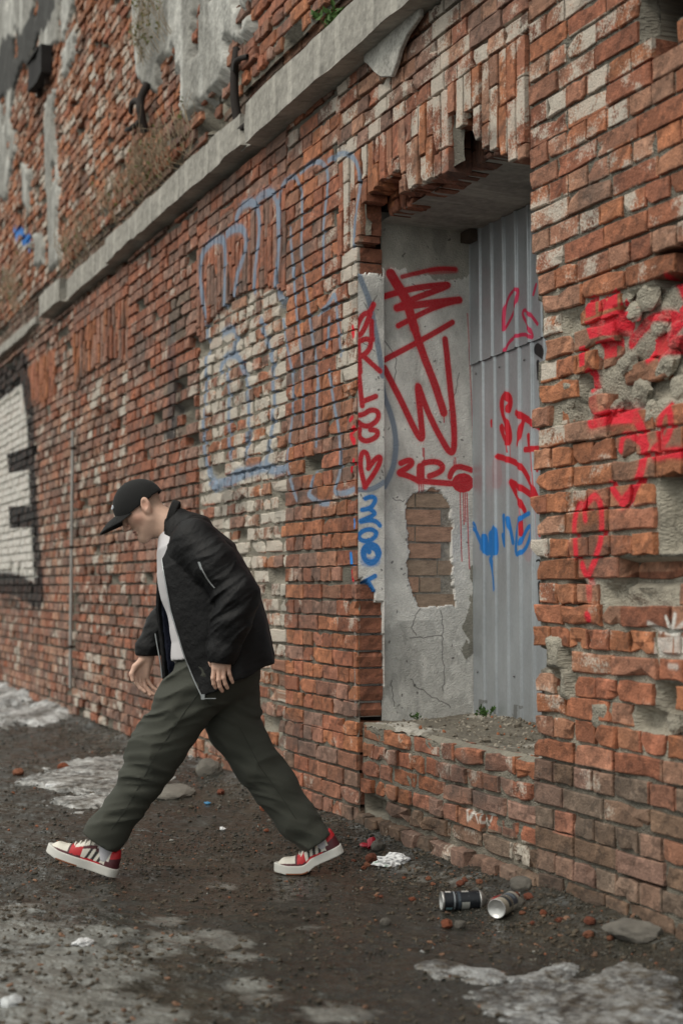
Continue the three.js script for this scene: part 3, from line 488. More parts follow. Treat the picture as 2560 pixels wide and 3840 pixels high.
// solid masonry behind the face bricks (leaves the doorway free)
{ const core = std({ color: lin(0.16, 0.12, 0.1) }), bx = (x0, x1, y0, y1, z0, z1) => { const g = new THREE.BoxGeometry(x1 - x0, y1 - y0, z1 - z0); g.translate((x0 + x1) / 2, (y0 + y1) / 2, (z0 + z1) / 2); return g; };
  part('masonry', mergeGeometries([bx(-30, 0.38, -0.3, 12, -1.2, -0.16), bx(2.2, 4.2, -0.3, 12, -1.6, -0.9), bx(4.2, 9, -0.3, 12, -1.2, 0), bx(0.38, 2.2, 2.96, 12, -1.2, -0.16), bx(0.38, 2.2, -0.3, 0.47, -1.2, -0.14), bx(0.38, 2.2, 0.47, 2.96, -1.2, -0.8), bx(2.06, 2.2, -0.3, 12, -1.2, -0.14), bx(-30, -13.4, -0.3, 12, -0.16, 0)]), core, building); }
// every brick: the 300 that show largest are parts of their own, the rest one part
{ const scoreOf = (b) => { const dx = camera.position.x - b.s, dz = camera.position.z, d2 = dx * dx + dz * dz; return inView(b.s, b.y, 0.0) ? (b.w * b.h) / d2 : 0; };
  const flat = bricks.filter((b) => !b.soldier && zoneParts[b.zone]).sort((a, b) => scoreOf(b) - scoreOf(a)).slice(0, 300), sold = bricks.filter((b) => b.soldier && b.zone === 'arch' && b.s > 0);
  const own = new Set([...flat, ...sold]);
  const rest = TILES.map(() => new GB());
  for (const b of bricks) { const ti = tileOf(b.s, b.y);
    if (own.has(b)) { const B = new GB(); brickGeo(b, B); const g = B.geo(); g.translate(-b.s, -b.y, -b.z); const m = part(b.soldier ? 'soldier_brick' : 'brick', g, TILES[ti].brick, zoneParts[b.zone]); m.position.set(b.s, b.y, b.z); }
    else brickGeo(b, rest[ti]); }
  rest.forEach((B, i) => { const m = part('brickwork', B.geo(), TILES[i].brick, building); m.userData.kind = 'stuff'; });
}
// ---------------------------------------------------------------- mortar lumps left in the broken pier
{
  const variants = [1, 2, 3, 4, 5].map((k) => stoneGeo(2, 0.55, k * 3.1, [1, 0.8, 0.8]));
  const spots = [[2.30, 2.03, 0.045], [2.31, 1.97, 0.05], [2.32, 1.90, 0.035], [2.26, 1.86, 0.05], [2.28, 1.82, 0.045], [2.43, 1.80, 0.05], [2.41, 1.74, 0.03], [2.62, 1.90, 0.05], [2.66, 2.06, 0.04], [2.60, 2.14, 0.055], [2.72, 2.10, 0.06], [2.78, 2.00, 0.05], [2.82, 1.87, 0.06], [2.70, 1.80, 0.05], [2.88, 1.95, 0.055], [2.90, 1.78, 0.06], [2.76, 1.72, 0.045], [2.55, 1.76, 0.035], [2.19, 0.93, 0.045], [2.25, 0.86, 0.04], [2.27, 0.80, 0.04], [2.26, 0.97, 0.035], [2.45, 0.72, 0.045], [2.46, 0.79, 0.04], [2.44, 1.00, 0.022], [2.85, 0.73, 0.04], [2.30, 1.08, 0.022], [2.74, 1.57, 0.03], [2.13, 0.79, 0.05]];
  spots.forEach(([s, y, r], i) => { const g = variants[i % 5].clone(); g.rotateZ(i * 1.9); g.scale(r * 1.05, r * (0.75 + 0.25 * ((i * 0.37) % 1)), 0.014 + r * 0.22); const p = g.attributes.position, u = g.attributes.uv; for (let k = 0; k < p.count; k++) u.setXY(k, p.getX(k) + s, p.getY(k) + y); g.computeVertexNormals(); const m = part('mortar_lump', g, TILES[0].mortar, zoneParts.pier); m.position.set(s, y, -0.028 + rr(-0.008, 0.006)); }); }

// ---------------------------------------------------------------- doorway: plastered reveal, soffit, sill top
const PATCH = [[-0.26, 1.563], [-0.319, 1.61], [-0.406, 1.642], [-0.465, 1.601], [-0.505, 1.535], [-0.524, 1.463], [-0.508, 1.377], [-0.515, 1.298], [-0.519, 1.206], [-0.522, 1.147], [-0.537, 1.068], [-0.339, 1.066], [-0.295, 1.134], [-0.274, 1.212], [-0.281, 1.309], [-0.275, 1.407], [-0.268, 1.498]];
const STAIN = [[-0.672, 1.293], [-0.612, 1.246], [-0.603, 1.015], [-0.573, 0.949], [-0.61, 0.896], [-0.565, 0.844], [-0.587, 0.804], [-0.655, 0.882], [-0.673, 0.783], [-0.7, 0.75], [-0.7, 1.3]];
const CRACKS = [[-0.455, 1.055, -0.462, 0.95, -0.454, 0.846, -0.469, 0.755, -0.461, 0.664], [-0.28, 0.92, -0.36, 0.916, -0.455, 0.924], [-0.339, 1.056, -0.302, 0.998, -0.295, 0.965, -0.324, 0.926], [-0.28, 0.727, -0.337, 0.674, -0.424, 0.626, -0.505, 0.578], [-0.15, 2.35, -0.22, 2.25, -0.2, 2.1], [-0.3, 2.62, -0.42, 2.58], [-0.56, 2.2, -0.5, 2.0, -0.53, 1.85], [-0.2, 1.58, -0.26, 1.57], [-0.19, 0.72, -0.2, 0.6]];
function plasterTex(plane, a0, a1, b0, b1, ppm, cracks) {
  const W = Math.round((a1 - a0) * ppm), H = Math.round((b1 - b0) * ppm), paint = paintLayer(plane, W, H, a0, b1, ppm);
  const cv = document.createElement('canvas'); cv.width = W; cv.height = H; const ctx = cv.getContext('2d'); ctx.strokeStyle = 'rgba(40,38,34,0.75)'; ctx.lineJoin = 'round';
  for (const q of cracks) { ctx.lineWidth = 0.004 * ppm; ctx.beginPath(); for (let i = 0; i < q.length; i += 2) { const n = Math.max(1, Math.ceil(Math.hypot(q[i] - (q[i - 2] ?? q[i]), q[i + 1] - (q[i - 1] ?? q[i + 1])) / 0.02)); for (let k = 1; k <= n; k++) { const t = k / n, x = mix(q[i - 2] ?? q[i], q[i], t) + (rnd() - 0.5) * 0.012, y = mix(q[i - 1] ?? q[i + 1], q[i + 1], t) + (rnd() - 0.5) * 0.012; (i || k > 1 ? ctx.lineTo : ctx.moveTo).call(ctx, (x - a0) * ppm, (b1 - y) * ppm); } } ctx.stroke(); }
  ctx.fillStyle = 'rgba(45,42,38,0.7)'; for (let k = 0; k < 60; k++) { ctx.beginPath(); ctx.ellipse(rnd() * W, rnd() * H, rr(1, 4.5), rr(0.8, 2.5), rnd() * 3, 0, 7); ctx.fill(); }
  const ck = ctx.getImageData(0, 0, W, H).data;
  const t = dataTex(W, H, (i, j, c) => {
    const a = a0 + i / ppm, b = b0 + j / ppm, n1 = smp(NB, a * 5, b * 5), n2 = smp(NA, a * 2 + 0.4, b * 1.3), n3 = smp(NC, a * 1.1, b * 0.6), k = ((H - 1 - j) * W + i) * 4;
    let v = 0.8 * (0.72 + 0.26 * n1 + 0.5 * (n2 - 0.35)), w = 1; v *= mix(1, 0.72, sstep(0.52, 0.7, n3)); if (b < 1.0) v *= mix(1, 0.7, sstep(0.42, 0.6, n2));
    c[0] = v; c[1] = v * 0.985; c[2] = v * 0.94;
    if (plane === 'r2' && inPoly(a + 0.05 * (n2 - 0.5), b + 0.07 * (n2 - 0.5), STAIN)) { c[0] *= 0.42; c[1] *= 0.41; c[2] *= 0.37; }
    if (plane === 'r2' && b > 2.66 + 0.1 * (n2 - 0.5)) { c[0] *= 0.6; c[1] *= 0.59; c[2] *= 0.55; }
    const ca = ck[k + 3] / 255; for (let q = 0; q < 3; q++) c[q] = mix(c[q], S2L[ck[k + q]], ca);
    const al = paint[k + 3] / 255; for (let q = 0; q < 3; q++) c[q] = mix(c[q], S2L[paint[k + q]], al * (0.9 + 0.1 * n1));
  });
  t.wrapS = t.wrapT = THREE.ClampToEdgeWrapping; t.repeat.set(1 / (a1 - a0), 1 / (b1 - b0)); t.offset.set(-a0 / (a1 - a0), -b0 / (b1 - b0)); return t;
}
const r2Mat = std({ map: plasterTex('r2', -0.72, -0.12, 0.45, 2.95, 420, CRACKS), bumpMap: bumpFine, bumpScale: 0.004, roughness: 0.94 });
const r1Mat = std({ map: plasterTex('r1', -0.16, 0.02, 0.5, 2.8, 420, [[-0.03, 2.5, -0.08, 2.42, -0.07, 2.3], [-0.1, 2.55, -0.06, 2.45], [-0.02, 2.32, -0.09, 2.28]]), bumpMap: bumpFine, bumpScale: 0.004, roughness: 0.94 });
const patchDist = (z, y) => { const k = inPoly(z + 0.03 * (fb3(z * 22, y * 22, 1, 3) - 0.5), y + 0.03 * (fb3(z * 22, y * 22, 9, 3) - 0.5), PATCH); return k; };
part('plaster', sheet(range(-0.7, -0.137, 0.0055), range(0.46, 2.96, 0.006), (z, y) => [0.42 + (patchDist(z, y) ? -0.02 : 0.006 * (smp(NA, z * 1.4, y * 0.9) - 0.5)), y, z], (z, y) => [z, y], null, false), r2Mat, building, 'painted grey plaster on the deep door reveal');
{ const low = [[-0.16, 0.60], [-0.134, 0.70], [-0.128, 1.08], [-0.124, 1.083], [-0.086, 1.085], [-0.084, 1.13], [-0.04, 1.185], [0.02, 1.20]];
  part('plaster', sheet(range(-0.137, -0.002, 0.0068), range(0.55, 2.74, 0.01), (z, y) => [(y > prof(low, z) && y < 2.62 + 0.05 * smp(NA, z * 3, 0.4) ? 0.4525 + 0.003 * smp(NA, z * 3, y * 2) : 0.41), y, z], (z, y) => [z, y]), r1Mat, building, 'narrow pale plaster strip with red and blue paint');
  part('plaster', sheet(range(0.415, 0.4525, 0.0125), range(0.7, 2.68, 0.05), (x, y) => [x, y, -0.138], (x, y) => [x - 0.55, y]), r1Mat, building); }
{ // bricks bared in the hole of the plaster
  const bm = std({ color: lin(0.56, 0.34, 0.24), map: grainTex }), gm = std({ color: lin(0.47, 0.345, 0.255), map: grainTex });
  const bed2 = part('mortar_bed', sheet(range(-0.56, -0.24, 0.02), range(1.04, 1.66, 0.02), (z, y) => [0.404, y, z], (z, y) => [z, y]), std({ color: lin(0.5, 0.46, 0.4), map: rep(grainTex, 3), bumpMap: bumpFine, bumpScale: 0.005 }), building);
  for (let i = 0, y = 1.05; y < 1.64; i++, y += 0.081) for (let z = -0.56 + (i % 2) * 0.1; z < -0.25;) { const L = rnd() < 0.6 ? 0.24 : 0.12, g = new THREE.BoxGeometry(0.06, 0.07 + rr(-0.004, 0.002), L - 0.01, 1, 1, 1), p = g.attributes.position; const e = Math.min(z + L, -0.24), a = Math.max(z, -0.57);
    if (e - a > 0.04) { const q = new THREE.BoxGeometry(0.06, 0.07 + rr(-0.004, 0.002), e - a - 0.01); const m = part('brick', q, rnd() < 0.65 ? bm : gm, bed2); m.position.set(0.3815 + rr(-0.003, 0.003), y + 0.04, (a + e) / 2); } z += L; }
}
const streakTex = dataTex(NT, NT, (i, j, c) => { const a = smp(NA, i / NT * 2, j / NT * 0.25), b = smp(NC, i / NT * 2 + 0.3, j / NT * 0.4), f = NB[j * NT + i], v = 0.66 + 0.2 * sstep(0.5, 0.75, a) + 0.35 * (f - 0.5) - 0.14 * sstep(0.5, 0.75, b); c[0] = v; c[1] = v * 0.99; c[2] = v * 0.96; });
const concrete = std({ color: lin(0.46, 0.445, 0.41), map: rep(streakTex, 0.8), bumpMap: bumpMid, bumpScale: 0.006, roughness: 0.95 });
part('soffit', sheet(range(0.4, 2.2, 0.04), range(-0.8, -0.135, 0.03), (x, z) => [x, 2.915 + 0.012 * (smp(NC, x * 0.7, z * 0.7) - 0.5) + 0.02 * (z + 0.135), z], (x, z) => [x, z]), concrete, building, 'rough concrete underside of the door lintel');
part('timber_wedge', (() => { const g = new THREE.BoxGeometry(0.1, 0.05, 0.07); g.translate(0.47, 2.872, -0.6); return g; })(), std({ color: lin(0.1, 0.075, 0.055), map: rep(grainTex, 3) }), building);
// top of the sill: trodden mortar, earth and crumbs
const sillY = (x, z) => 0.532 - 0.012 * sstep(0.9, 1.5, x) + 0.02 * (smp(NC, x * 0.9, z * 0.9) - 0.5) + 0.014 * (smp(NB, x * 1.5, z * 1.5) - 0.5) + 0.02 * sstep(-0.3, -0.6, z);
part('sill_top', sheet(range(0.40, 2.2, 0.018), range(-0.82, -0.03, 0.018), (x, z) => [x, sillY(x, z) - (z > -0.05 ? 0.03 * smp(NA, x * 2, z) : 0), z], (x, z) => [x, z], (x, z) => { const n = smp(NC, x * 0.8 + 0.3, z * 0.8), pale = sstep(0.46, 0.62, n + (z > -0.22 ? 0.12 : -0.14)); return [mix(0.19, 0.5, pale), mix(0.17, 0.475, pale), mix(0.135, 0.42, pale)]; }, true), std({ vertexColors: true, map: rep(grainTex, 3), bumpMap: bumpMid, bumpScale: 0.012, roughness: 0.97 }), building, 'crumbling top of the door sill with rubble');
{ const cg = [1, 2, 3].map((k) => stoneGeo(0, 0.5, k * 2.7, [1, 0.6, 0.8])), n = 520, im = new THREE.InstancedMesh(cg[0], std({ color: 0xffffff, roughness: 0.97 }), n), M = new THREE.Matrix4(), q = new THREE.Quaternion(), e = new THREE.Euler();
  for (let i = 0; i < n; i++) { const x = rr(0.5, 2.1), z = -0.62 + 0.55 * Math.pow(rnd(), 1.4), r = rr(0.004, 0.012) * (rnd() < 0.06 ? 2.2 : 1); e.set(rr(0, 6), rr(0, 6), rr(0, 6)); M.compose(new THREE.Vector3(x, sillY(x, z) + r * 0.2, z), q.setFromEuler(e), new THREE.Vector3(r, r, r)); im.setMatrixAt(i, M); const k = rnd(); im.setColorAt(i, k < 0.1 ? lin(0.3, 0.12, 0.06) : k < 0.6 ? lin(0.32, 0.29, 0.24) : lin(0.16, 0.14, 0.11)); }
  im.name = 'rubble'; im.userData.kind = 'stuff'; shad(im); building.add(im); }
// torn sheet of render hanging under the ledge
{ const P = [[0.62, 3.6], [0.66, 3.575], [0.73, 3.516], [0.80, 3.47], [0.914, 3.433], [0.96, 3.47], [1.0, 3.52], [1.071, 3.564], [1.2, 3.60], [1.2, 3.64], [0.62, 3.64]], sh = new THREE.Shape(P.map(([a, b]) => new THREE.Vector2(a, b)));
  const g = new THREE.ExtrudeGeometry(sh, { depth: 0.014, bevelEnabled: true, bevelSize: 0.004, bevelThickness: 0.004, bevelSegments: 1 }); g.translate(0, 0, 0.022); part('render_flake', g, std({ color: lin(0.5, 0.49, 0.45), map: rep(grainTex, 2), bumpMap: bumpMid, bumpScale: 0.004 }), building, 'pale flake of render hanging under the ledge'); }
// concrete ledge in broken lengths
for (const [a, b, out, y0, y1, lit] of [[-0.85, 3.9, 0.12, 3.63, 3.85, 1], [-4.2, -1.0, 0.10, 3.66, 3.85, 0], [-1.1, -0.8, 0.06, 3.65, 3.82, 0], [-5.85, -4.15, 0.06, 3.67, 3.85, 0], [-6.75, -5.85, 0.11, 3.68, 3.88, 1], [-13.4, -7.4, 0.03, 3.72, 3.82, 0]]) {
  const L = b - a, g = new THREE.BoxGeometry(L, y1 - y0, out + 0.12, Math.ceil(L / 0.045), 5, 4), p = g.attributes.position;
  for (let i = 0; i < p.count; i++) { let x = p.getX(i), y = p.getY(i), z = p.getZ(i); const X = x + (a + b) / 2, edge = z > 0 ? 1 : 0.2, n = fb3(X * 5, y * 7, z * 7, 3) - 0.5, big = fb3(X * 1.7, 3, 1, 2) - 0.5; const endk = sstep(0.22, 0, L / 2 - Math.abs(x)); if (!lit && y < 0 && z > 0) y += 0.03 * sstep(0.1, 0.35, big); p.setXYZ(i, x + endk * n * 0.12, y + n * (lit ? 0.012 : 0.02) * edge, z + n * (lit ? 0.014 : 0.024) * edge - endk * 0.01 - (lit ? 0 : 0.04 * Math.max(0, big + 0.05)) * edge); }
  g.translate((a + b) / 2, (y0 + y1) / 2, (out - 0.12) / 2); const u = g.attributes.uv; for (let i = 0; i < p.count; i++) u.setXY(i, p.getX(i) + p.getZ(i) * 0.5, p.getY(i) + p.getZ(i)); g.computeVertexNormals();
  part('ledge', g, concrete, building);
}
// remains of render on the upper storey: thin ragged skins
{ const COAT = [[[-3.73, 5.9], [-3.69, 5.31], [-3.46, 4.85], [-3.1, 4.69], [-2.94, 4.91], [-2.61, 4.87], [-2.5, 4.3], [-2.3, 4.2], [-1.92, 4.2], [-1.44, 4.21], [-1.53, 4.45], [-1.36, 4.42], [-0.98, 4.24], [-0.9, 4.9], [-1.5, 6], [-3.2, 7]], [[-12.4, 8.6], [-6.4, 8.6], [-6.66, 6.84], [-7.29, 6.7], [-7.85, 6.6], [-8.72, 6.6], [-8.94, 6.23], [-8.65, 5.81], [-9.16, 5.47], [-12.4, 5.8]], [[-7.07, 6.9], [-5.71, 6.6], [-5.79, 6.33], [-6.44, 6.2], [-7.05, 6.3], [-7.38, 6.55]], [[-6.4, 6.13], [-5.78, 6.1], [-5.82, 5.85], [-6.23, 5.72]], [[-8.26, 5.61], [-7.77, 5.43], [-7.86, 4.96], [-8.17, 5.22]], [[-7.0, 5.89], [-6.51, 5.76], [-6.7, 5.55], [-6.5, 5.19], [-6.36, 4.74], [-6.4, 4.55], [-6.2, 4.14], [-6.7, 4.16], [-6.85, 4.69], [-7.0, 5.18]], [[-7.84, 4.68], [-7.1, 4.55], [-7.0, 4.2], [-7.48, 4.3]]];
  const SLIT = (s, y) => s > -2.2 + 0.05 * Math.sin(y * 5) && s < -2.06 && y > 4.55, BLACK = [[-6.5, 7.4], [-6.55, 6.65], [-7.18, 6.6], [-7.73, 6.55], [-8.58, 6.5], [-9.53, 6.6], [-10.14, 6.8], [-9.57, 7.4], [-8.22, 7.0], [-7.4, 7.1]];
  const mask = (s, y) => { const a = s + 0.28 * (fb3(s * 2.4, y * 1.6, 5, 4) - 0.5) + 0.1 * (fb3(s * 9, y * 2, 8, 2) - 0.5), b = y + 0.3 * (fb3(s * 2.4, y * 1.6, 25, 4) - 0.5); if (SLIT(a, b) || fb3(s * 3, y * 2, 31, 3) > 0.68) return -1; for (const P of COAT) if (inPoly(a, b, P)) return 1; return -1; };
  const cache = new Map(), mk = (s, y) => { const k = Math.round(s * 1000) + ',' + Math.round(y * 1000); let v = cache.get(k); if (v === undefined) cache.set(k, v = mask(s, y)); return v; };
  const g = sheet(range(-12.4, 0.0, 0.04), range(4.1, 8.5, 0.04), (s, y) => [s, y, bandZ(s) + (mk(s, y) > 0 ? 0.014 + 0.007 * smp(NA, s, y) : -0.05)], (s, y) => [s, y], (s, y) => {
    const n = fb3(s * 6, y * 0.8, 2, 4), w = sstep(0.46, 0.58, n) * (s > -3.3 && s < -2.2 ? 1 : 0.7), b = inPoly(s + 0.3 * (fb3(s * 4, y * 1.5, 40, 3) - 0.5), y + 0.3 * (fb3(s * 4, y * 1.5, 44, 3) - 0.5), BLACK) ? 0.9 : 0; return [0, 1, 2].map((q) => mix(mix([0.36, 0.355, 0.325][q], [0.66, 0.66, 0.62][q], w), 0.02, b)); }, false, (s, y) => inView(s, y, 0.3) && (mk(s, y) > 0 || COAT.some((P) => inPoly(s, y, P)) || mask(s + 0.04, y) > 0 || mask(s - 0.04, y) > 0 || mask(s, y + 0.04) > 0 || mask(s, y - 0.04) > 0));
  part('render_coat', g, std({ vertexColors: true, map: rep(grainTex, 1.5), bumpMap: bumpMid, bumpScale: 0.008, roughness: 0.95 }), building, 'weathered grey and white remains of render on the upper storey'); }

// ---------------------------------------------------------------- corrugated sheet closing the doorway
{ const door = thing('corrugated_metal_sheet', 'grey corrugated metal sheets closing the doorway, sprayed with red and blue tags', 'metal sheet', [1.2, 0.52, -0.63]);
  const W = 1280, H = 2000, a0 = 0.38, a1 = 1.98, b0 = 0.45, b1 = 2.95, px = 800, paint = paintLayer('sh', W, H, a0, b1, px);
  const map = dataTex(W, H, (i, j, c) => { const a = a0 + i / px, b = b0 + j / px, n1 = smp(NB, a * 4, b * 2), n2 = smp(NA, a * 1.5, b * 0.6), v = 0.43 * (0.86 + 0.16 * n1 + 0.28 * (n2 - 0.5)), k = ((H - 1 - j) * W + i) * 4, al = paint[k + 3] / 255; c[0] = v * 0.97; c[1] = v * 1.04; c[2] = v * 1.1; if (b < 0.62 && smp(NA, a * 3 + 0.2, b * 2) > 0.72) { c[0] *= 0.6; c[1] *= 0.58; c[2] *= 0.55; } for (let q = 0; q < 3; q++) c[q] = mix(c[q], S2L[paint[k + q]], al * 0.97); });
  map.wrapS = map.wrapT = THREE.ClampToEdgeWrapping; map.repeat.set(1 / (a1 - a0), 1 / (b1 - b0)); map.offset.set(-a0 / (a1 - a0), -b0 / (b1 - b0));
  const mat = std({ map, metalness: 0.45, roughness: 0.36, bumpMap: bumpMid, bumpScale: 0.0008 });
  const ridge = (x) => { const m = ((x - 0.05) % 0.115 + 0.115) % 0.115; return 0.011 * (sstep(0, 0.008, m) - sstep(0.022, 0.030, m)); };
  const xs = []; for (let k = 0; k < 14; k++) { const o = 0.05 + k * 0.115 + 0.345; for (const d of [0, 0.003, 0.006, 0.009, 0.022, 0.025, 0.028, 0.031, 0.06, 0.09]) xs.push(o + d); } const XS = xs.filter((x) => x > 0.425 && x < 1.96); XS.unshift(0.422);
  for (const [y0, y1, dz] of [[0.53, 2.315, 0], [2.27, 2.90, 0.012]]) {
    const skew = (x) => (y0 > 2 ? 0.04 * (x - 1) : 0); const f = (off) => sheet(XS, range(y0, y1, 0.08), (x, y) => [x - 1.2, (y === y0 ? y + skew(x) : y) - 0.52, ridge(x) + dz + off + 0.004 * (fb3(x * 2, y * 1.2, 3, 2) - 0.5)], (x, y) => [x, y], null, off < 0);
    part('sheet', mergeGeometries([f(0), f(-0.001)]), mat, door);
  }
  const sc = new THREE.SphereGeometry(0.006, 8, 5); sc.scale(1, 1, 0.5); for (const [x, y] of [[0.46, 2.2], [0.69, 2.2], [0.92, 2.2], [1.15, 2.21], [0.46, 0.75], [0.81, 0.75], [1.04, 0.75]]) { const m = part('screw', sc, std({ color: lin(0.25, 0.25, 0.25), metalness: 0.8, roughness: 0.4 }), door); m.position.set(x - 1.2, y - 0.52, 0.004); } }

// ---------------------------------------------------------------- fittings on the facade
function tube(pts, r0, r1, seg = 6, rad = 4) { const c = new THREE.CatmullRomCurve3(pts.map((p) => new THREE.Vector3(...p))), g = new THREE.TubeGeometry(c, seg, 1, rad, false), p = g.attributes.position, v = new THREE.Vector3(); for (let i = 0; i <= seg; i++) { const ce = c.getPointAt(i / seg), r = mix(r0, r1, i / seg); for (let j = 0; j <= rad; j++) { const k = i * (rad + 1) + j; v.fromBufferAttribute(p, k).sub(ce).multiplyScalar(r).add(ce); p.setXYZ(k, v.x, v.y, v.z); } } return g; }
const rust = std({ color: lin(0.055, 0.038, 0.03), roughness: 0.85, metalness: 0.3, bumpMap: bumpMid, bumpScale: 0.004 });
{ const pipe = thing('drain_pipe', 'thin grey vertical pipe running up the far part of the brick wall', 'pipe', [-5.56, 0.3, 0.03]);
  const pm = std({ color: lin(0.42, 0.42, 0.4), roughness: 0.7, map: rep(grainTex, 2) }); const g = new THREE.CylinderGeometry(0.014, 0.014, 2.2, 10); g.translate(0, 1.1, 0); part('tube', g, pm, pipe);
  for (const y of [0.35, 1.2, 2.05]) { const b = new THREE.CylinderGeometry(0.018, 0.018, 0.025, 10); b.translate(0, y, 0); part('bracket', b, rust, pipe); const s = new THREE.BoxGeometry(0.015, 0.02, 0.08); s.translate(0, y, -0.045); part('bracket', s, rust, pipe); } }
{ const v = thing('vent_box', 'black metal vent box hanging on the upper wall', 'vent box', [-7.05, 5.97, 0.02]); const bm = std({ color: lin(0.012, 0.011, 0.011), roughness: 0.9 });
  const g = new THREE.BoxGeometry(0.66, 0.28, 0.1, 8, 5, 2), p = g.attributes.position; for (let i = 0; i < p.count; i++) { const n = fb3(p.getX(i) * 4, p.getY(i) * 4, 2, 2) - 0.5; p.setXYZ(i, p.getX(i) + 0.06 * n, p.getY(i) * (1 - 0.2 * (p.getX(i) + 0.4) * (p.getY(i) > 0 ? 1 : 0)) + 0.06 * n, p.getZ(i) + 0.04 * n); } g.translate(0, 0.2, 0.04); g.computeVertexNormals(); part('box', g, bm, v);
  const lid = new THREE.BoxGeometry(0.54, 0.025, 0.14); lid.rotateZ(-0.06); lid.translate(-0.05, 0.342, 0.04); part('lid', lid, bm, v); for (const x of [-0.22, 0.2]) { const l = new THREE.BoxGeometry(0.05, 0.09, 0.05); l.translate(x, 0.04, 0.0); part('lug', l, rust, v); } }
{ const darkIron = std({ color: lin(0.022, 0.017, 0.015), roughness: 0.9 });
  { const b = thing('iron_bracket', 'small twisted iron bracket jutting from the brickwork below the torn render', 'bracket', [-3.2, 4.42, 0.03], 'iron brackets above the ledge'); part('upright', tube([[0, -0.02, 0.02], [0.02, 0.12, 0.06], [-0.02, 0.22, 0.05], [0.0, 0.34, 0.0]], 0.035, 0.03, 8, 5), darkIron, b); part('arm', tube([[0.0, 0.2, 0.05], [-0.16, 0.25, 0.07], [-0.32, 0.22, 0.04]], 0.026, 0.018, 6, 5), darkIron, b); part('arm', tube([[0.0, 0.06, 0.05], [-0.2, 0.06, 0.08], [-0.42, 0.12, 0.05]], 0.024, 0.016, 6, 5), darkIron, b); }
  { const b = thing('iron_bracket', 'tall thin iron post standing in the gap of the broken ledge', 'bracket', [-1.14, 3.74, 0.03], 'iron brackets above the ledge'); part('upright', tube([[0, 0, 0.0], [-0.03, 0.2, 0.03], [-0.06, 0.4, 0.03], [-0.1, 0.58, 0.0]], 0.032, 0.024, 8, 5), darkIron, b); part('arm', tube([[-0.06, 0.42, 0.02], [0.05, 0.45, 0.05], [0.16, 0.44, 0.02]], 0.02, 0.016, 6, 5), darkIron, b); part('foot', tube([[0.0, 0.02, 0.02], [0.12, 0.03, 0.04], [0.24, 0.06, 0.0]], 0.026, 0.02, 6, 5), darkIron, b); } }
// ---------------------------------------------------------------- plants on the building
const twigM = std({ color: lin(0.3, 0.235, 0.16), roughness: 0.95 }), leafDry = std({ color: lin(0.15, 0.16, 0.05), roughness: 0.8, side: THREE.DoubleSide }), leafG = std({ color: lin(0.05, 0.115, 0.02), roughness: 0.7, side: THREE.DoubleSide });
function leafGeo(x, y, z, L, W, n) { const e = new THREE.Euler(rr(-1.2, 1.2), rr(0, 6.3), rr(-1, 1)), P = [[0, 0, 0], [-W / 2, L * 0.45, 0.1 * L], [0, L, 0], [W / 2, L * 0.45, 0.1 * L]].map((p) => new THREE.Vector3(...p).applyEuler(e).add(new THREE.Vector3(x, y, z))); n.quad(P[0].toArray(), P[3].toArray(), P[2].toArray(), P[1].toArray(), () => [0, 0]); }
function dryShrub(x, y, z, span, h, n, label, leaves) {
  const t = thing('dry_shrub', label, 'shrub', [x, y, z], 'dry shrubs on the ledge'), G = [], L = new GB();
  for (let i = 0; i < n; i++) { const bx = rr(-span, span), a = rr(-0.9, 0.9), ln = h * rr(0.35, 1), pts = [[bx, 0, rr(-0.04, 0.05)]]; let px = bx, py = 0, pz = rr(0, 0.06); for (let k = 1; k <= 4; k++) { px += (Math.sin(a) + rr(-0.5, 0.5)) * ln / 4; py += Math.cos(a) * ln / 4 * rr(0.6, 1.2); pz += rr(-0.02, 0.05); pts.push([px, py, pz]); if (rnd() < leaves) for (let q = 0; q < 3; q++) leafGeo(px + rr(-0.03, 0.03), py + rr(-0.03, 0.03), pz, rr(0.02, 0.045), 0.02, L); }
    G.push(tube(pts, rr(0.002, 0.004), 0.0012, 6, 3)); const m = pts[2]; for (let k = 0; k < 3; k++) G.push(tube([m, [m[0] + rr(-0.1, 0.1), m[1] + rr(0.02, 0.15), m[2] + rr(-0.02, 0.05)], [m[0] + rr(-0.22, 0.22), m[1] + rr(0.05, 0.26), m[2] + rr(-0.03, 0.08)]], 0.0025, 0.0012, 4, 3)); }
  part('twigs', mergeGeometries(G), twigM, t); if (L.p.length) part('leaves', L.geo(), leafDry, t);
}
dryShrub(-3.6, 3.93, 0.05, 0.75, 0.55, 38, 'tangled leafless shrub rooted on the ledge below the iron bracket', 0.05);
dryShrub(-2.5, 3.93, 0.04, 0.5, 0.5, 36, 'leafless shrub on the ledge right of the tangled one, with few green leaves', 0.1);
dryShrub(-5.2, 3.9, 0.04, 0.7, 0.6, 30, 'brown leafless shrub on the eroded stretch of ledge', 0.04);
dryShrub(-8.6, 4.0, 0.05, 0.9, 0.9, 34, 'large leafless shrub at the far left of the ledge by the blue tag', 0.12);
dryShrub(-2.9, 4.9, 0.06, 0.35, 0.8, 22, 'sparse twigs with small green leaves growing out of the upper wall', 0.4);
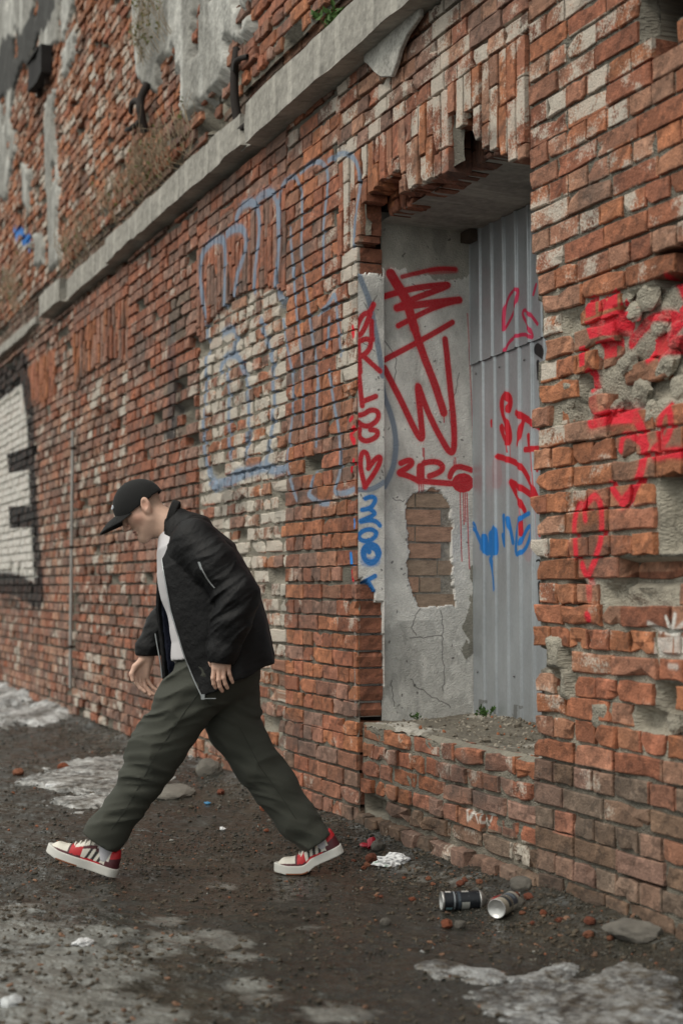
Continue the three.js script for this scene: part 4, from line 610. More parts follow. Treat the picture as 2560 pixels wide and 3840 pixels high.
function tuft(x, y, z, r, n, label) { const t = thing('weed_tuft', label, 'weed', [x, y, z], 'green weeds'), L = new GB(), G = []; for (let i = 0; i < n; i++) { const a = rr(0, 6.3), q = rr(0.2, 1) * r, h = rr(0.3, 1) * r; G.push(tube([[0, 0, 0], [Math.cos(a) * q * 0.4, h * 0.6, Math.sin(a) * q * 0.4], [Math.cos(a) * q, h, Math.sin(a) * q]], 0.0018, 0.001, 3, 3)); for (let k = 0; k < 4; k++) leafGeo(Math.cos(a) * q * rr(0.6, 1.1), h * rr(0.6, 1.1), Math.sin(a) * q * rr(0.6, 1.1), r * 0.42, r * 0.26, L); } part('stems', mergeGeometries(G), leafG, t); part('leaves', L.geo(), leafG, t); }
tuft(0.24, 3.87, 0.06, 0.11, 16, 'bright green weed growing on top of the concrete ledge');
tuft(0.62, 0.535, -0.60, 0.06, 11, 'leafy green weed on the sill at the foot of the metal sheet');
tuft(0.46, 0.53, -0.30, 0.035, 8, 'small green weed on the sill against the plaster');
// ---------------------------------------------------------------- ground
const gh = (x, z) => { const bank = 0.085 * Math.exp(-Math.max(z, 0) / 0.16) * (1 + 0.8 * (smp(NC, x * 0.35, 0.3) - 0.5)) + 0.035 * sstep(1.6, 2.6, x) * Math.exp(-Math.max(z, 0) / 0.3); const near = sstep(40, 8, Math.hypot(x, z)); const calm = 1 - 0.75 * Math.max(Math.exp(-((x - 0.83) ** 2 + (z - 1.25) ** 2) / 0.09), Math.exp(-((x - 1.14) ** 2 + (z - 0.62) ** 2) / 0.09));
  return bank + near * calm * (0.05 * (smp(NC, x * 0.13, z * 0.13) - 0.5) + 0.022 * (smp(NA, x * 0.4, z * 0.4) - 0.5) + 0.009 * (smp(NB, x * 0.5, z * 0.5) - 0.5)); };
const blobField = (list, x, z) => { let m = 0; for (const [a, b, r, k = 1] of list) { const d = ((x - a) ** 2 + (z - b) ** 2) / (r * r); if (d < 6) m = Math.max(m, k * Math.exp(-d)); } return m; };
const PALE = [[2.1, 1.75, 0.3], [2.5, 1.95, 0.3], [1.85, 1.6, 0.2], [2.3, 1.65, 0.22], [2.62, 1.72, 0.2], [2.0, 2.05, 0.3], [1.5, 1.85, 0.2], [1.68, 1.78, 0.26], [2.11, 1.9, 0.2], [2.37, 1.88, 0.22], [2.55, 1.81, 0.2], [2.78, 1.68, 0.17], [2.25, 1.81, 0.16], [2.18, 1.59, 0.14], [2.01, 1.31, 0.15], [1.99, 1.21, 0.12], [2.15, 1.2, 0.12], [2.13, 1.44, 0.13], [2.3, 1.2, 0.1], [1.34, 1.74, 0.13], [2.77, 1.85, 0.25], [2.72, 1.61, 0.16], [3.0, 1.9, 0.3], [2.4, 2.15, 0.35], [0.97, 0.9, 0.09, 0.7], [1.21, 0.89, 0.11, 0.8], [1.74, 1.3, 0.1, 0.8], [2.02, 0.9, 0.1, 0.8], [2.58, 1.28, 0.1], [2.72, 1.3, 0.09], [2.93, 1.13, 0.12], [1.35, 0.17, 0.13, 0.8], [1.5, 0.15, 0.13, 0.8], [1.65, 0.12, 0.1, 0.7], [3.3, 1.5, 0.3]];
const groundCol = (x, z) => {
  const n = smp(NC, x * 0.3, z * 0.3), m = smp(NA, x * 0.9, z * 0.9), f = smp(NB, x * 1.1, z * 1.1); const pale = sstep(0.44, 0.6, blobField(PALE, x, z) * 0.75 + 0.5 * (m - 0.45) + 0.2 * (f - 0.5));
  const brown = sstep(0.45, 0.75, n + 0.3 * (m - 0.5)); const g = 0.6 + 0.8 * f; const c = [mix(0.041, 0.055, brown) * g, mix(0.041, 0.051, brown) * g, mix(0.035, 0.04, brown) * g];
  const P = [0.22, 0.222, 0.205]; return c.map((v, q) => mix(v, P[q] * (0.7 + 0.5 * f), pale * 0.92));
};
{ const grow = (a, s, n, dir) => { const o = []; let v = a, d = s; for (let i = 0; i < n; i++) { d *= 1.42; v += dir * d; o.push(v); } return o; };
  const xs = [...grow(-10, 0.08, 20, -1).reverse(), ...range(-10, -1.5, 0.05), ...range(-1.5, 4.2, 0.021).slice(1), ...grow(4.2, 0.05, 22, 1)], zs = [...grow(-0.2, 0.1, 18, -1).reverse(), ...range(-0.2, 2.6, 0.021), ...grow(2.6, 0.04, 22, 1)];
  structure('ground', sheet(xs, zs, (x, z) => [x, gh(x, z), z], (x, z) => [x, z], groundCol, true), std({ vertexColors: true, map: rep(grainTex, 2.1), bumpMap: rep(bumpA, 1.7), bumpScale: 0.016, roughness: 0.46, roughnessMap: rep(greyTex(NC, 0.35, 1.1), 0.9) })); }
// gravel, crumbs and clods of mud: nobody could count them
function strew(name, label, n, geo, pick) { const im = new THREE.InstancedMesh(geo, std({ roughness: 0.8 }), n), M = new THREE.Matrix4(), q = new THREE.Quaternion(), e = new THREE.Euler(), v = new THREE.Vector3(), sc = new THREE.Vector3(); let k = 0, tries = 0;
  while (k < n && tries++ < 500000) { const far = rnd() < 0.3, x = far ? rr(-9, 0.2) : rr(0, 3.5), z = rnd() < 0.2 ? rr(-0.02, 0.35) : rr(-0.02, 2.5); v.set(x, 0, z); if (!inViewP(v, 0.06)) continue; const o = pick(x, z, far); if (!o) continue; const [r, c] = o; e.set(rr(-0.4, 0.4), rr(0, 6.3), rr(-0.4, 0.4)); M.compose(v.set(x, gh(x, z) + r * 0.22, z), q.setFromEuler(e), sc.set(r, r * rr(0.6, 1), r * rr(0.7, 1.1))); im.setMatrixAt(k, M); im.setColorAt(k, c); k++; }
  im.count = k; im.name = name; im.userData = { kind: 'stuff', label, category: name }; shad(im); scene.add(im); }
const paleAt = (x, z) => sstep(0.5, 0.7, blobField(PALE, x, z));
strew('gravel', 'wet gravel and crumbs strewn over the muddy yard', 15000, stoneGeo(0, 0.45, 4.4, [1, 0.62, 0.85]), (x, z, far) => { if (rnd() < paleAt(x, z) * 0.8 || smp(NA, x * 0.6 + 0.5, z * 0.6) < 0.3 * rnd() + 0.12 || (x > 1.0 && z > 0.4 && rnd() < 0.72)) return null; let r = 0.002 + 0.005 * Math.pow(rnd(), 3); if (rnd() < 0.025) r *= 1.9; if (far) r *= 1.9; const t = rnd(), w = rr(0.6, 1.3); return [r, t < 0.035 ? lin(0.24 * w, 0.085 * w, 0.04 * w) : t < 0.2 ? lin(0.09 * w, 0.084 * w, 0.07 * w) : t < 0.208 ? lin(0.25, 0.25, 0.23) : t < 0.6 ? lin(0.064 * w, 0.05 * w, 0.034 * w) : lin(0.039 * w, 0.037 * w, 0.031 * w)]; });
strew('mud_clods', 'dark clods of mud scattered over the pale patches of the yard', 2600, stoneGeo(1, 0.6, 7.7, [1, 0.55, 0.8]), (x, z) => { if (x < 0.2 || smp(NA, x * 1.1, z * 1.1) < 0.42) return null; if (paleAt(x, z) < 0.3 && rnd() < 0.55) return null; const w = rr(0.6, 1.2); return [0.004 + 0.009 * Math.pow(rnd(), 2.2), rnd() < 0.1 ? lin(0.16 * w, 0.085 * w, 0.05 * w) : lin(0.06 * w, 0.046 * w, 0.03 * w)]; });
function inViewP(v, m) { ndc.copy(v).project(camera); return ndc.z < 1 && Math.abs(ndc.x) < 1 + m && Math.abs(ndc.y) < 1 + m; }
// thawing snow and ice
const slushTex = dataTex(NT, NT, (i, j, c) => { const k = j * NT + i, a = sstep(0.36, 0.6, 0.55 * NA[k] + 0.45 * NB[k]), b = sstep(0.6, 0.7, smp(NB, i / NT * 3, j / NT * 3)), v = mix(0.38, 1, a) * (1 - 0.5 * b); c[0] = v; c[1] = v * 0.99; c[2] = v * 0.97; });
function snow(label, list, box, th, step, top, col) {
  const cx = (box[0] + box[1]) / 2, cz = (box[2] + box[3]) / 2, m = (x, z) => blobField(list, x, z) + 0.7 * (smp(NA, x * 0.8 + 0.2, z * 0.8) - 0.5) + 0.45 * (smp(NB, x * 0.6, z * 0.6) - 0.5) + 0.7 * (fb3(x * 11, 2, z * 11, 3) - 0.5) - th;
  const g = sheet(range(box[0], box[1], step), range(box[2], box[3], step), (x, z) => { const k = m(x, z); return [x - cx, gh(x, z) + (k > 0 ? top * sstep(0, 0.4, k) + 0.002 + 0.006 * smp(NB, x * 2, z * 2) : -0.006), z - cz]; }, (x, z) => [x, z], (x, z) => { const d = sstep(0.45, 0.75, smp(NB, x * 0.9 + 0.4, z * 0.9)) * 0.75 + sstep(0.46, 0.6, smp(NA, x * 0.9, z * 0.9)) * 0.45; return col.map((v, q) => mix(v, [0.09, 0.08, 0.065][q], clamp(d))); }, true, (x, z) => m(x, z) > -0.08);
  solo('snow_patch', g, std({ vertexColors: true, map: rep(slushTex, 1.3), bumpMap: rep(bumpA, 3), bumpScale: 0.012, roughness: 0.42 }), label, 'snow', [cx, 0, cz], 'patches of thawing snow');
}
snow('grey icy slush patch at the lower right in front of the pier', [[2.66, 0.66, 0.08], [2.76, 0.6, 0.1], [2.93, 0.58, 0.15], [3.2, 0.62, 0.17], [2.84, 0.5, 0.1], [2.82, 0.38, 0.08], [3.02, 0.38, 0.15], [3.0, 0.27, 0.1], [3.16, 0.36, 0.12], [3.31, 0.53, 0.2], [3.14, 0.51, 0.18]], [2.4, 3.7, 0.05, 1.0], 0.44, 0.011, 0.003, [0.31, 0.325, 0.335]);
snow('dirty white snow patch behind the front leg of the walking person', [[-1.92, 0.85, 0.3], [-2.27, 0.64, 0.35], [-2.65, 0.41, 0.3], [-2.73, 0.3, 0.3], [-1.65, 0.7, 0.3], [-1.18, 0.91, 0.2], [-1.81, 0.59, 0.3]], [-3.4, -0.7, -0.05, 1.4], 0.46, 0.022, 0.012, [0.5, 0.51, 0.51]);
snow('white snow bank at the far left foot of the wall', [[-9.15, 0.15, 0.7], [-7.89, 0.2, 0.5], [-6.33, 0.2, 0.5], [-6.46, 0.42, 0.4], [-5.95, 0.32, 0.4], [-8.4, 0.3, 0.5]], [-10.2, -5.2, -0.05, 1.1], 0.32, 0.035, 0.045, [0.56, 0.57, 0.58]);

// ---------------------------------------------------------------- litter and rubble
const fragM = [lin(0.34, 0.10, 0.045), lin(0.28, 0.085, 0.045), lin(0.36, 0.14, 0.075)].map((c) => std({ color: c, map: rep(grainTex, 6), bumpMap: bumpFine, bumpScale: 0.003, roughness: 0.95 }));
const FRAG = { 0: 'orange brick fragment in front of the dark spray can', 1: 'orange brick fragment behind the dark spray can, against the low wall', 3: 'orange brick fragment behind the top of the pale spray can', 4: 'orange brick fragment between the pale spray can and the pier', 11: 'large orange brick fragment on the open mud at the far left', 12: 'orange brick fragment on the mud between the far left one and the snow', 14: 'lone orange brick fragment in front of the pier near the flat stone', 15: 'small orange brick fragment behind the heel of the rear sneaker', 16: 'rounded orange brick fragment between the red bottle cap and the wrapper', 17: 'orange brick fragment lying in front of the rounded one by the wrapper', 20: 'orange brick fragment at the foot of the pilaster, right of the rear leg', 21: 'orange brick fragment at the wall seen between the legs, nearest the rear leg', 22: 'orange brick fragment at the wall seen between the legs, nearest the boulder', 28: 'orange brick fragment at the foot of the pier behind the flat stone' };
const fragG = [11, 12, 13, 14].map((k) => { const g = stoneGeo(1, 0.55, k * 1.7, [1, 0.62, 0.75]); return g; });
[[2.2, 0.44, 26], [1.71, 0.13, 18], [1.77, 0.08, 16], [2.06, 0.1, 24], [2.13, 0.08, 20], [1.54, 0.18, 14], [1.77, 0.36, 13], [1.69, 0.45, 10], [1.67, 0.46, 8], [2.31, 0.13, 16], [2.43, 0.14, 14], [-2.39, 1.04, 42], [-2.55, 0.73, 36], [1.69, 0.1, 15], [2.62, 0.15, 20], [0.18, 0.35, 14], [1.05, 0.2, 30], [1.12, 0.25, 18], [1.15, 0.28, 13], [1.0, 0.26, 10], [0.1, 0.2, 22], [-0.3, 0.18, 30], [-0.9, 0.22, 26], [2.24, 0.17, 11], [2.15, 0.16, 13], [2.36, 0.2, 10], [1.62, 0.2, 12], [1.45, 0.24, 9], [2.55, 0.1, 22], [2.7, 0.12, 14]].forEach(([x, z, r], i) => {
  const m = solo('brick_fragment', fragG[i % 4], fragM[i % 3], FRAG[i] ?? 'tiny orange brick crumb strewn among the others at the foot of the wall', 'brick fragment', [x, gh(x, z) + r * 0.00042, z], 'loose brick fragments on the ground'); m.scale.setScalar(r / 1000 * 1.05); m.rotation.y = i * 1.7; });
{ const L = ['broad flat grey stone by the foot of the pier', 'grey stone with a red paint smear beside the spray cans', 'pale rubble block beside the red cap', 'grey stone slab behind the walking person', 'rounded grey boulder at the foot of the wall behind the rear leg', 'pale pebble in front of the low wall', 'short pale brick end lying in front of the dark spray can', 'large grey rubble lump at the wall base right of the cans'];
  [[2.74, 0.06, 0.1, 0.35], [2.13, 0.17, 0.062, 0.62], [0.93, 0.12, 0.035, 0.8], [-1.1, 0.45, 0.19, 0.2], [-1.55, 0.08, 0.08, 0.8], [2.1, 0.62, 0.022, 0.7], [2.22, 0.4, 0.027, 0.6], [2.0, 0.03, 0.05, 0.6]].forEach(([x, z, r, f], i) => {
    const g = stoneGeo(3, 0.3, 20 + i * 2.3, [1, f, 0.72]), p = g.attributes.position, c = []; for (let k = 0; k < p.count; k++) { const red = i === 1 && p.getY(k) > 0.25 && p.getX(k) < 0.1 && fb3(p.getX(k) * 3, p.getZ(k) * 3, 1, 2) > 0.42; const v = 0.6 + 0.7 * fb3(p.getX(k) * 3, p.getY(k) * 3, p.getZ(k) * 3 + i, 3); c.push(...(red ? [0.3, 0.02, 0.02] : [0.2 * v, 0.185 * v, 0.16 * v])); } g.setAttribute('color', new THREE.Float32BufferAttribute(c, 3));
    const m = solo('stone', g, std({ vertexColors: true, bumpMap: bumpFine, bumpScale: 0.004 }), L[i], 'stone', [x, gh(x, z) + r * f * 0.45, z]); m.scale.setScalar(r); m.rotation.y = i * 0.9 + 0.4; }); }
// spray cans
function can(x, z, turn, label, body, bands, openEnd) {
  const t = thing('spray_can', label, 'spray can', [x, gh(x, z) + 0.031, z], 'empty spray cans'); t.rotation.set(0, turn, 0); const R = 0.0325, Lh = 0.075, ax = (g) => { g.rotateZ(-Math.PI / 2); return g; };
  const pts = [[0.0, -Lh + 0.012], [R * 0.55, -Lh + 0.010], [R * 0.86, -Lh + 0.004], [R * 0.97, -Lh], [R * 1.02, -Lh + 0.002], [R * 1.02, -Lh + 0.006], [R, -Lh + 0.008], [R, Lh - 0.012]].map((p) => new THREE.Vector2(...p)); const tin = std({ color: lin(0.5, 0.5, 0.49), metalness: 0.75, roughness: 0.35 });
  const cv = document.createElement('canvas'); cv.width = 256; cv.height = 256; const c = cv.getContext('2d'); c.fillStyle = body; c.fillRect(0, 0, 256, 256); for (const [col, a, b, u0, u1] of bands) { c.fillStyle = col; c.fillRect(u0 * 256, a * 256, (u1 - u0) * 256, (b - a) * 256); } for (let k = 0; k < 70; k++) { c.fillStyle = `rgba(${rnd() < 0.5 ? '60,45,35' : '200,200,195'},${rr(0.15, 0.5)})`; c.fillRect(rnd() * 256, rnd() * 256, rr(1, 9), rr(1, 5)); }
  const tx = new THREE.CanvasTexture(cv); tx.colorSpace = THREE.SRGBColorSpace;
  part('body', ax(new THREE.LatheGeometry([[R, -Lh + 0.008], [R, Lh - 0.012]].map((p) => new THREE.Vector2(...p)), 28)), std({ map: tx, metalness: 0.35, roughness: 0.42 }), t);
  part('base', ax(new THREE.LatheGeometry(pts.slice(0, 7), 28)), tin, t);
  part('shoulder', ax(new THREE.LatheGeometry([[R, Lh - 0.012], [R * 1.02, Lh - 0.010], [R * 1.02, Lh - 0.006], [R * 0.9, Lh - 0.002], [R * 0.6, Lh + 0.008], [R * 0.42, Lh + 0.011], [R * 0.42, Lh + 0.014], [R * 0.12, Lh + 0.014], [R * 0.12, Lh + 0.022], [0, Lh + 0.022]].map((p) => new THREE.Vector2(...p)), 28)), tin, t);
}
can(1.985, 0.27, 1.3, 'dark spray can with a black and silver label lying by the low wall', '#20242a', [['#a8aaa6', 0.30, 0.52, 0, 0.3], ['#b5b7b4', 0.3, 0.5, 0.55, 0.8], ['#3c4650', 0.55, 0.62, 0, 1], ['#8e959a', 0.70, 0.74, 0, 1], ['#8fb9c4', 0.78, 0.95, 0.1, 0.4], ['#d8d8d4', 0.8, 0.95, 0.6, 0.8]]);
can(2.17, 0.20, 2.25, 'pale silver spray can with its concave base towards the viewer', '#b3afa2', [['#c9c6bb', 0.0, 0.5, 0, 0.5], ['#4d5560', 0.1, 0.45, 0.55, 1], ['#70808c', 0.2, 0.3, 0.6, 0.9], ['#5a5348', 0.48, 0.54, 0, 1], ['#4ea04a', 0.8, 0.9, 0.35, 0.55], ['#384048', 0.56, 0.75, 0.6, 1]]);
// crumpled paper, red cap, bits of plastic
{ const g = stoneGeo(5, 0.0, 3), p = g.attributes.position, c = []; for (let i = 0; i < p.count; i++) { const x = p.getX(i), y = p.getY(i), z = p.getZ(i), f = Math.abs(fb3(x * 2.2 + 4, y * 2.2, z * 2.2, 4) - 0.5) * 2, k = 0.62 + 0.75 * f; p.setXYZ(i, x * k * 0.085, Math.max(-0.012, y * k * 0.045), z * k * 0.055); const pr = fb3(x * 5, y * 5, z * 5 + 9, 2); c.push(...(pr > 0.66 ? [0.12, 0.12, 0.14] : pr < 0.26 ? [0.1, 0.25, 0.16] : [0.75, 0.76, 0.77])); } g.setAttribute('color', new THREE.Float32BufferAttribute(c, 3)); g.computeVertexNormals(); const h = g; const m = solo('crumpled_wrapper', h, std({ vertexColors: true, roughness: 0.6 }), 'crumpled white printed wrapper on the ground by the low wall', 'wrapper', [1.18, gh(1.18, 0.16) + 0.012, 0.16]); m.rotation.y = 1.0; }
{ const t = thing('bottle_cap', 'crushed red plastic bottle cap by the corner of the pilaster', 'bottle cap', [0.9, gh(0.9, 0.13) + 0.001, 0.13]); const rm = std({ color: lin(0.36, 0.012, 0.03), roughness: 0.4 }); const g = new THREE.CylinderGeometry(0.02, 0.024, 0.035, 16, 2, true), p = g.attributes.position; for (let i = 0; i < p.count; i++) p.setX(i, p.getX(i) + 0.006 * Math.sin(p.getY(i) * 90 + p.getZ(i) * 60)); g.rotateZ(0.7); g.translate(0, 0.02, 0); g.computeVertexNormals(); rm.side = THREE.DoubleSide; part('rim', g, rm, t); const d = stoneGeo(2, 0.4, 5, [0.03, 0.01, 0.022]); d.translate(-0.035, 0.009, 0.02); part('torn_piece', d, rm, t); }
[[-0.02, 0.5, 'white'], [-1.75, 0.95, 'white'], [2.5, 1.95, 'clear'], [-0.7, 0.36, 'blue'], [1.95, 1.62, 'white']].forEach(([x, z, k], i) => { const L = ['small white plastic scrap on the gravel behind the rear leg', 'white plastic scrap lying between the snow and the wall', 'clump of clear plastic film at the lower left edge', 'blue plastic scrap at the foot of the wall between the legs', 'thin white plastic strip on the pale mud at the left']; const g = stoneGeo(3, 0.6, 31 + i * 3, [1, 0.35, 0.6]); const m = solo('plastic_scrap', g, std({ color: k === 'blue' ? lin(0.02, 0.16, 0.32) : k === 'clear' ? lin(0.45, 0.47, 0.48) : lin(0.6, 0.61, 0.62), roughness: 0.4 }), L[i], 'plastic scrap', [x, gh(x, z) + 0.006, z]); m.scale.setScalar([0.022, 0.05, 0.045, 0.02, 0.035][i]); m.rotation.y = i * 1.3; });
// ---------------------------------------------------------------- the walking person
// body frame: -X is the way he walks, Y up, Z towards the street side; shapes are distance fields meshed by surface nets
function nets(f, b0, b1, h, colour) {
  const n = [0, 1, 2].map((k) => Math.ceil((b1[k] - b0[k]) / h) + 1), [nx, ny, nz] = n, V = new Float32Array(nx * ny * nz), id = (i, j, k) => (k * ny + j) * nx + i;
  for (let k = 0; k < nz; k++) for (let j = 0; j < ny; j++) for (let i = 0; i < nx; i++) V[id(i, j, k)] = f(b0[0] + i * h, b0[1] + j * h, b0[2] + k * h);
  const cell = new Int32Array(nx * ny * nz).fill(-1), P = [], ix = [];
  for (let k = 0; k < nz - 1; k++) for (let j = 0; j < ny - 1; j++) for (let i = 0; i < nx - 1; i++) {
    let m = 0; for (let q = 0; q < 8; q++) if (V[id(i + (q & 1), j + ((q >> 1) & 1), k + (q >> 2))] < 0) m |= 1 << q; if (m === 0 || m === 255) continue;
    let sx = 0, sy = 0, sz = 0, c = 0;
    for (let a = 0; a < 8; a++) for (const d of [1, 2, 4]) { if (a & d) continue; const b = a | d; if (!!(m & (1 << a)) === !!(m & (1 << b))) continue; const va = V[id(i + (a & 1), j + ((a >> 1) & 1), k + (a >> 2))], vb = V[id(i + (b & 1), j + ((b >> 1) & 1), k + (b >> 2))], t = va / (va - vb); sx += (a & 1) + (d === 1 ? t : 0); sy += ((a >> 1) & 1) + (d === 2 ? t : 0); sz += (a >> 2) + (d === 4 ? t : 0); c++; }
    cell[id(i, j, k)] = P.length / 3; P.push(b0[0] + (i + sx / c) * h, b0[1] + (j + sy / c) * h, b0[2] + (k + sz / c) * h);
  }
  for (let k = 1; k < nz - 1; k++) for (let j = 1; j < ny - 1; j++) for (let i = 1; i < nx - 1; i++) { const s = V[id(i, j, k)] < 0;
    const q = (a, b, c, d, fl) => { if (a < 0 || b < 0 || c < 0 || d < 0) return; if (fl) ix.push(a, b, c, a, c, d); else ix.push(a, c, b, a, d, c); };
    if (s !== V[id(i + 1, j, k)] < 0) q(cell[id(i, j - 1, k - 1)], cell[id(i, j, k - 1)], cell[id(i, j, k)], cell[id(i, j - 1, k)], s);
    if (s !== V[id(i, j + 1, k)] < 0) q(cell[id(i - 1, j, k - 1)], cell[id(i - 1, j, k)], cell[id(i, j, k)], cell[id(i, j, k - 1)], s);
    if (s !== V[id(i, j, k + 1)] < 0) q(cell[id(i - 1, j - 1, k)], cell[id(i, j - 1, k)], cell[id(i, j, k)], cell[id(i - 1, j, k)], s); }
  const g = new THREE.BufferGeometry(); g.setAttribute('position', new THREE.Float32BufferAttribute(P, 3)); g.setIndex(ix); g.computeVertexNormals();
  const u = []; for (let i = 0; i < P.length; i += 3) u.push(P[i] + P[i + 2] * 0.7, P[i + 1] + P[i + 2] * 0.3); g.setAttribute('uv', new THREE.Float32BufferAttribute(u, 2));
  if (colour) { const c = []; for (let i = 0; i < P.length; i += 3) c.push(...colour(P[i], P[i + 1], P[i + 2])); g.setAttribute('color', new THREE.Float32BufferAttribute(c, 3)); }
  return g;
}
const smin = (a, b, k) => { const h = clamp(0.5 + 0.5 * (b - a) / k); return mix(b, a, h) - k * h * (1 - h); };
const smax = (a, b, k) => -smin(-a, -b, k);
function cap3(x, y, z, a, b, ra, rb) { const dx = b[0] - a[0], dy = b[1] - a[1], dz = b[2] - a[2], px = x - a[0], py = y - a[1], pz = z - a[2], t = clamp((px * dx + py * dy + pz * dz) / (dx * dx + dy * dy + dz * dz)); return Math.hypot(px - dx * t, py - dy * t, pz - dz * t) - mix(ra, rb, t); }
const chain = (x, y, z, J, k) => { let d = 9; for (let i = 0; i < J.length - 1; i++) d = smin(d, cap3(x, y, z, J[i], J[i + 1], J[i][3], J[i + 1][3]), k); return d; };
const ell = (x, y, z, c, r) => { const a = (x - c[0]) / r[0], b = (y - c[1]) / r[1], e = (z - c[2]) / r[2], l = Math.hypot(a, b, e); return (l - 1) * Math.min(r[0], r[1], r[2]) * (l > 0.3 ? 1 : 1); };
// loft of ellipses along a spine in the XY plane: stations [x, y, half depth, half width]
function loft(x, y, z, S, pw = 2.3) { let best = 9, o = null; for (let i = 0; i < S.length - 1; i++) { const A = S[i], B = S[i + 1], dx = B[0] - A[0], dy = B[1] - A[1], L2 = dx * dx + dy * dy, tr = ((x - A[0]) * dx + (y - A[1]) * dy) / L2, t = clamp(tr), qx = x - A[0] - dx * t, qy = y - A[1] - dy * t, d = Math.hypot(qx, qy); if (d < best) { best = d; const L = Math.sqrt(L2); const over = (tr - t) * L; const end = (i === 0 && tr < 0) || (i === S.length - 2 && tr > 1), perp = end ? Math.abs(((x - A[0]) * -dy + (y - A[1]) * dx) / L) : d; o = [perp, mix(A[2], B[2], t), mix(A[3], B[3], t), end ? over : 0]; } }
  const [p, a, b, ov] = o, e = (Math.pow(Math.pow(p / a, pw) + Math.pow(Math.abs(z) / b, pw), 1 / pw) - 1) * Math.min(a, b); return ov ? Math.max(e, Math.abs(ov)) : e; }
const person = thing('person', 'walking person in black bomber jacket, dark green trousers, black cap and red and white sneakers', 'person', [0.9976, 0, 0.9099]);
person.rotation.y = Math.atan2(0.9198, 0.3925);
person.position.y = Math.max(gh(0.85, 1.25), gh(1.12, 0.62)) + 0.001;
const cloth = (o) => new THREE.MeshPhysicalMaterial({ roughness: 0.85, ...o });

// --- head, in its own frame: f forward, u up, w to the person's left
const HP = 0.66, hc = Math.cos(HP), hs = Math.sin(HP), HO = [-0.251, 1.485];
const toHead = (x, y) => { const a = x - HO[0], b = y - HO[1]; return [-hc * a - hs * b, -hs * a + hc * b]; };
const fromHead = (f, u) => [HO[0] - hc * f - hs * u, HO[1] - hs * f + hc * u];
function headD(x, y, z) {
  const [f, u] = toHead(x, y), w = Math.abs(z);
  let d = ell(f, u, w, [0.008, 0.036, 0], [0.087, 0.077, 0.072]);
  d = smin(d, ell(f, u, w, [0.044, -0.02, 0], [0.05, 0.075, 0.056]), 0.03);
  d = smin(d, cap3(f, u, w, [0.012, -0.052, 0.052], [0.074, -0.092, 0.012], 0.019, 0.020), 0.026);
  d = smin(d, cap3(f, u, w, [0.03, -0.07, 0.0], [0.08, -0.095, 0], 0.03, 0.02), 0.02);
  d = smin(d, cap3(f, u, w, [0.062, -0.005, 0.038], [0.04, -0.02, 0.055], 0.016, 0.014), 0.03);   // cheekbone
  d = smin(d, cap3(f, u, w, [0.093, 0.034, 0.006], [0.082, 0.033, 0.04], 0.010, 0.009), 0.016);     // brow
  d = smax(d, -ell(f, u, w, [0.102, 0.012, 0.032], [0.02, 0.014, 0.02]), 0.012);                    // socket
  d = smin(d, Math.hypot(f - 0.073, u - 0.012, w - 0.031) - 0.0125, 0.004);
  d = smin(d, cap3(f, u, w, [0.095, 0.022, 0], [0.118, -0.022, 0], 0.007, 0.0105), 0.010);          // nose
  d = smin(d, Math.hypot(f - 0.105, u + 0.026, w - 0.012) - 0.009, 0.008);
  d = smax(d, -(Math.hypot(f - 0.108, u + 0.037, w - 0.007) - 0.004), 0.003);
  d = smin(d, ell(f, u, w, [0.091, -0.051, 0], [0.014, 0.006, 0.024]), 0.008);
  d = smin(d, ell(f, u, w, [0.091, -0.064, 0], [0.013, 0.0065, 0.022]), 0.007);
  d = smax(d, -ell(f, u, w, [0.106, -0.0575, 0], [0.010, 0.0014, 0.024]), 0.003);
  d = smin(d, Math.hypot(f - 0.083, u + 0.094, w) - 0.017, 0.014);
  // ear
  const ea = (f + 0.012) * 0.94 + (u + 0.002) * 0.34, eu = -(f + 0.012) * 0.34 + (u + 0.002) * 0.94; let e = ell(ea, eu, w, [0, 0, 0.078], [0.020, 0.034, 0.013]); e = smax(e, -ell(ea, eu, w, [0.003, 0.003, 0.093], [0.012, 0.022, 0.0125]), 0.004); e = smin(e, cap3(ea, eu, w, [0.012, 0.004, 0.078], [0.008, -0.012, 0.08], 0.005, 0.005), 0.004); d = smin(d, e, 0.006);
  // neck
  const nk = cap3(x, y, z * 0.95, [-0.225, 1.455, 0], [-0.10, 1.375, 0], 0.058, 0.066); return smin(d, nk, 0.03);
}
const SKIN = [0.70, 0.46, 0.35];
